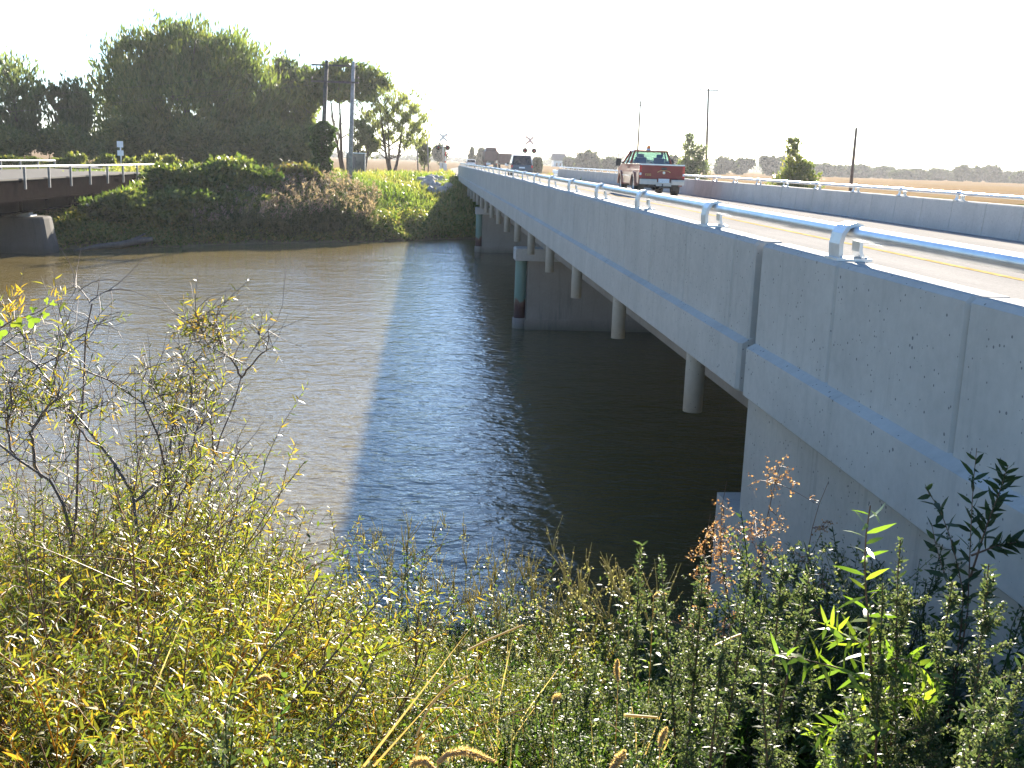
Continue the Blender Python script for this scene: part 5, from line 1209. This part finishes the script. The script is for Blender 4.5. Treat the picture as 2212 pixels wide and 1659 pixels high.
# feathery mugworts on the right
def mugwort(i, px, py, Y, lab, bush=1., lean=(0, 0), dark=0.):
    r2 = np.random.default_rng(1000 + i); tp_ = atY(px, py, Y); x = float(tp_[0]); x0 = x - lean[0]; z = gz1(x0, Y); H = max(.4, tp_[2] - z)
    t = thing('mugwort', lab, 'weed', (x0, Y, z), 0, 'feathery mugworts on the near bank'); fs = FB(); fl = FB(); ff = FB()
    pts = curve((0, 0, 0), (lean[0], lean[1], H), math.hypot(H, lean[0]), 12, r2, 0, .03); fs.twig(pts, .006, .0015, 6, .3)
    leafy(fl, r2, pts, 110, .12, .05, .0075, .35, .5, .35, (0, .6), .004)
    for k in range(int(20 * bush)):
        tt = r2.uniform(.35, .98); j = min(10, int(tt * 11)); l2 = (.05 + .24 * (1 - tt)) * r2.uniform(.7, 1.3) * bush
        q = curve(pts[j], r2.normal(0, .42, 3) + (0, 0, .75), l2, 6, r2, .06); fs.twig(q, .0022, .0008, 4, .4)
        leafy(fl, r2, q, 10, .05, .035, .008, .3, .5, .3, (0, .7), .003)
        m = int(90 + 520 * l2); k2 = r2.uniform(.2, 4.99, m); ii = k2.astype(int); P = q[ii] + (q[ii + 1] - q[ii]) * (k2 - ii)[:, None] + r2.normal(0, .006, (m, 3)); ff.cards(P, .0075, r2, .75, 0, np.clip(r2.normal(.7 - dark, .2, m), 0, 1))
    m = 260; k2 = r2.uniform(7.5, 10.99, m); ii = k2.astype(int); P = pts[ii] + (pts[ii + 1] - pts[ii]) * (k2 - ii)[:, None] + r2.normal(0, .007, (m, 3)); ff.cards(P, .0085, r2, .75, 0, np.clip(r2.normal(.7 - dark, .2, m), 0, 1))
    fs.build('stem', M['redstem'], t); fl.build('leaves', LM['mug'], t); ff.build('flower_heads', LM['mug'], t)
for i, (px, py, Y, lab, b, ln) in enumerate([(1382, 1162, 3.7, 'leftmost mugwort, a tall thin plume against the dark water', .8, (-.03, 0)), (1440, 1215, 3.3, 'mugwort plume right of the leftmost one, leaning left', .8, (-.08, 0)), (1528, 1195, 3.3, 'mugwort plume before the foot of the abutment', .9, (.04, 0)), (1608, 1245, 3.2, 'broad mugwort plume in front of the abutment corner', 1.0, (0, 0)),
        (1696, 1190, 3.3, 'dark pointed mugwort against the abutment wall', .9, (.02, 0)), (1735, 1250, 3.0, 'short mugwort left of the bright willow sapling', .8, (.05, 0)), (1965, 1165, 2.9, 'largest pale feathery mugwort right of the bright willow sapling', 1.3, (.02, 0)), (1900, 1265, 2.8, 'mugwort plume bent left between the sapling and the largest mugwort', .9, (-.1, 0)),
        (2140, 1200, 2.6, 'pale mugwort plume before the edge band of the bridge at the right', 1.0, (-.02, 0)), (2060, 1240, 2.8, 'dark mugwort between the two pale plumes at the right', .9, (.03, 0)), (2190, 1420, 2.2, 'mugwort at the right edge of the photo', .9, (.05, 0)), (2150, 1490, 2.1, 'pale mugwort spray low at the right edge', 1.0, (.1, 0)), (1560, 1360, 2.7, 'mugwort low in front of the dark gap', .9, (0, 0)), (1660, 1420, 2.4, 'mugwort low before the bright willow sapling', .9, (-.05, 0)), (1840, 1500, 2.1, 'mugwort at the bottom below the bright willow sapling', .9, (0, 0))]):
    mugwort(i, px, py, Y, lab, b, ln)
# tall dark weed in front of the edge band at the right
def tall_weed():
    r2 = np.random.default_rng(1100); b = atY(2075, 1290, 3.9); x, Y = float(b[0]), 3.9; z = gz1(x, Y); t = thing('tall_weed', 'tallest dark leafy weed in front of the bridge edge band at the right', 'weed', (x, Y, z)); o_ = np.array([x, Y, z]); fs = FB(); fl = FB()
    for pl, dn in (([(2090, 1330), (2095, 1200), (2100, 1080), (2105, 1010), (2110, 968)], 1), ([(2085, 1300), (2060, 1180), (2030, 1100), (1998, 1052)], 1), ([(2095, 1250), (2130, 1140), (2160, 1060), (2178, 1005)], 1), ([(2080, 1330), (2040, 1240), (2022, 1180), (2012, 1130)], .8), ([(2098, 1200), (2150, 1180), (2200, 1170)], .6)):
        p = from_px(pl, 3.9, 3.8) - o_
        if pl[0][1] > 1290: p = np.vstack([[0, 0, -.05], p])
        p = resample(p, 12); fs.twig(p, .005, .0012, 5, .3); leafy(fl, r2, p, int(46 * dn), .3, .105, .02, .25, .6, .4, (0, .45)); m = 60; ii = r2.integers(7, 11, m); fl.cards(p[ii] + r2.normal(0, .009, (m, 3)), .011, r2, .7, 0, r2.uniform(0, .5, m))
    fs.build('stem', M['redstem'], t); fl.build('leaves', LM['mug'], t)
tall_weed()
# the bright young willow right of centre
def sapling():
    r2 = np.random.default_rng(1200); b = atY(1885, 1500, 2.85); x, Y = float(b[0]), 2.85; z = gz1(x, Y); t = thing('willow_sapling', 'bright sunlit young willow with long green leaves and red stem', 'sapling', (x, Y, z)); o_ = np.array([x, Y, z]); fs = FB(); fl = FB()
    main = resample(np.vstack([[0, 0, -.05], from_px([(1884, 1500), (1877, 1350), (1868, 1250), (1868, 1180), (1875, 1120), (1880, 1092)], 2.85, 2.85) - o_]), 16)
    fs.twig(main, .006, .002, 6, .2); leafy(fl, r2, main, 64, .30, .12, .0155, .3, .35, .5, (0, 1))
    for pl in ([(1880, 1470), (1800, 1440), (1720, 1420), (1660, 1415)], [(1878, 1440), (1940, 1420), (1990, 1440), (2040, 1480)], [(1880, 1400), (1820, 1370), (1780, 1350)], [(1880, 1540), (1820, 1560), (1760, 1590)], [(1884, 1520), (1960, 1500), (2010, 1520)], [(1884, 1600), (1830, 1620), (1780, 1640)]):
        p = resample(from_px(pl, 2.85, 2.85 + r2.uniform(-.3, .1)) - o_, 9); fs.twig(p, .003, .001, 5, .2); leafy(fl, r2, p, 30, .08, .095, .0135, .3, .45, .5, (0, 1))
    fs.build('stem', M['redstem'], t); fl.build('leaves', LM['sprig'], t)
sapling()
# dry reddish seed plants in front of the abutment corner
def dry_plant(i, pl0, Y, spread, lab, n):
    r2 = np.random.default_rng(1300 + i); b = from_px(pl0, Y, Y); x = float(b[0][0]); z = gz1(x, Y); t = thing('dry_weed', lab, 'weed', (x, Y, z), 0, 'dry reddish seed plants at the abutment'); o_ = np.array([x, Y, z]); fs = FB(); fl = FB()
    p = resample(np.vstack([[0, 0, -.05], b - o_]), 14); fs.twig(p, .004, .0012, 5, .3)
    for k in range(n):
        j = r2.integers(5, 13); q = curve(p[j], r2.normal(0, .8, 3) + (0, 0, .35), spread * r2.uniform(.4, 1), 7, r2, .1, .12); fs.twig(q, .0018, .0007, 4, .3)
        for h in range(7):
            jj = r2.integers(1, 6); q2 = curve(q[jj], r2.normal(0, .8, 3) + (0, 0, .3), spread * r2.uniform(.1, .3), 4, r2, .05, .1); fs.twig(q2, .001, .0005, 3, .3); fl.cards(np.vstack([q2[1:], q2[2:] + r2.normal(0, .006, (2, 3))]), .0095, r2, .8, 0)
    fs.build('stem', M['redstem'], t); fl.build('seed_heads', LM['rust_seed'], t)
dry_plant(0, [(1570, 1290), (1555, 1180), (1560, 1090), (1570, 1040)], 4.2, .2, 'dry reddish seed plant overlapping the dark water left of the abutment corner', 26)
dry_plant(1, [(1640, 1280), (1650, 1150), (1670, 1060), (1690, 990)], 4.3, .22, 'dry reddish seed plant in front of the abutment corner', 26)
dry_plant(2, [(1750, 1300), (1745, 1180), (1765, 1100), (1790, 1040)], 4.4, .2, 'sparse dry seed plant against the abutment wall', 14)
dry_plant(3, [(1530, 1270), (1520, 1190), (1535, 1110)], 4.3, .16, 'shortest dry reddish seed plant, farthest left against the dark water', 18)
# fuzzy foxtail heads
def foxtail(i, pl, Y, lab, r=.010):
    r2 = np.random.default_rng(1400 + i); h = resample(from_px(pl, Y, Y + .03), 12); g = np.array([h[0][0] + .02, Y + .05, gz1(h[0][0], Y)]); t = thing('foxtail', lab, 'grass', g, 0, 'foxtail grass heads at the bottom edge')
    st = FB(); st.twig(resample(np.vstack([g - (0, 0, .03), (g + h[0]) / 2 + (0, 0, .05), h[0]]), 8) - g, .0016, .001, 4, .6); st.leaves(np.array([[0, 0, .1], [0, 0, .2]]), np.array([[.5, .1, .8], [-.5, .1, .8]]), .25, .008, r2, .5, .2, np.array([.6, .4])); st.build('stem', LM['dry'], t)
    f = FB(); m = 1500; k2 = r2.uniform(0, 10.99, m); ii = k2.astype(int); P = h[ii] + (h[ii + 1] - h[ii]) * (k2 - ii)[:, None] - g; T = h[np.minimum(ii + 1, 11)] - h[ii]; T /= np.linalg.norm(T, axis=1, keepdims=True)
    D = T * .55 + r2.normal(0, .6, (m, 3)); tap = np.sin(np.clip(k2 / 11, 0.05, .97) * math.pi) ** .45; f.leaves(P, D, r * tap * r2.uniform(.7, 1.3, m), .0011, r2, .1, .2); f.twig(h - g, r * .42, r * .3, 7, .2); f.build('seed_head', LM['foxtail'], t)
for i, (pl, Y, lab) in enumerate([([(945, 1648), (968, 1628), (1005, 1622), (1045, 1636), (1068, 1645)], 1.6, 'largest fuzzy foxtail head arching at the bottom edge'), ([(940, 1665), (920, 1645), (900, 1645), (888, 1655)], 1.6, 'short curled foxtail head left of the largest one'), ([(1320, 1662), (1336, 1640), (1350, 1622)], 1.7, 'straight foxtail head at the bottom edge right of the middle'),
        ([(1425, 1615), (1430, 1592), (1440, 1572)], 2.2, 'small foxtail head in the weeds below the mugworts'), ([(1196, 1520), (1200, 1508), (1210, 1500)], 2.6, 'tiny foxtail head in the green weeds near the middle'), ([(1412, 1290), (1422, 1282), (1440, 1284)], 3.4, 'tiny curled foxtail head beside the leftmost mugwort'), ([(585, 1470), (575, 1462), (560, 1468)], 2.4, 'faded foxtail head drooping among the yellow willows'), ([(1335, 1470), (1332, 1445), (1334, 1425)], 2.6, 'upright faded foxtail head in the green weeds')]):
    foxtail(i, pl, Y, lab)
# broken pale dry stalks lying over the weeds
for i, (pl, Y) in enumerate([([(900, 1590), (925, 1530), (960, 1490), (1010, 1460)], 2.6), ([(1010, 1405), (1060, 1380), (1130, 1350)], 3.0), ([(915, 1590), (905, 1600), (898, 1640)], 2.2), ([(1545, 1395), (1575, 1380), (1600, 1370)], 2.8), ([(1350, 1545), (1420, 1550)], 2.2)]):
    p = resample(from_px(pl, Y, Y + .1), 8); o_ = p[0].copy(); f = FB(); f.twig(p - o_, .0038, .0026, 6, .9)
    tag(f.build('dry_stalk', LM['dry'], None, o_.tolist()), ['longest bent pale dry stalk lying over the middle weeds', 'straight pale dry stalk above the longest bent one', 'short pale dry stalk near the bottom edge', 'pale dry stalk before the dark gap at the right', 'level pale dry stalk at the bottom right of the middle'][i], 'stalk', 'pale dry stalks on the weeds')

# ---------------------------------------------------------------- the hazy evening air
mh = bpy.data.materials.new('haze_air'); mh.use_nodes = True; nt = mh.node_tree; nt.nodes.remove(nt.nodes['Principled BSDF'])
pv_ = nt.nodes.new('ShaderNodeVolumePrincipled'); pv_.inputs['Color'].default_value = (.93, .95, 1, 1); pv_.inputs['Density'].default_value = .00017; pv_.inputs['Anisotropy'].default_value = .3
nt.links.new(pv_.outputs[0], nt.nodes['Material Output'].inputs['Volume'])
mb = MB(); mb.box(-4300, 4300, -120, 7500, -8.2, 17.5); tag(mb.build('haze', mh), kind='stuff')
SC.cycles.volume_bounces = 0
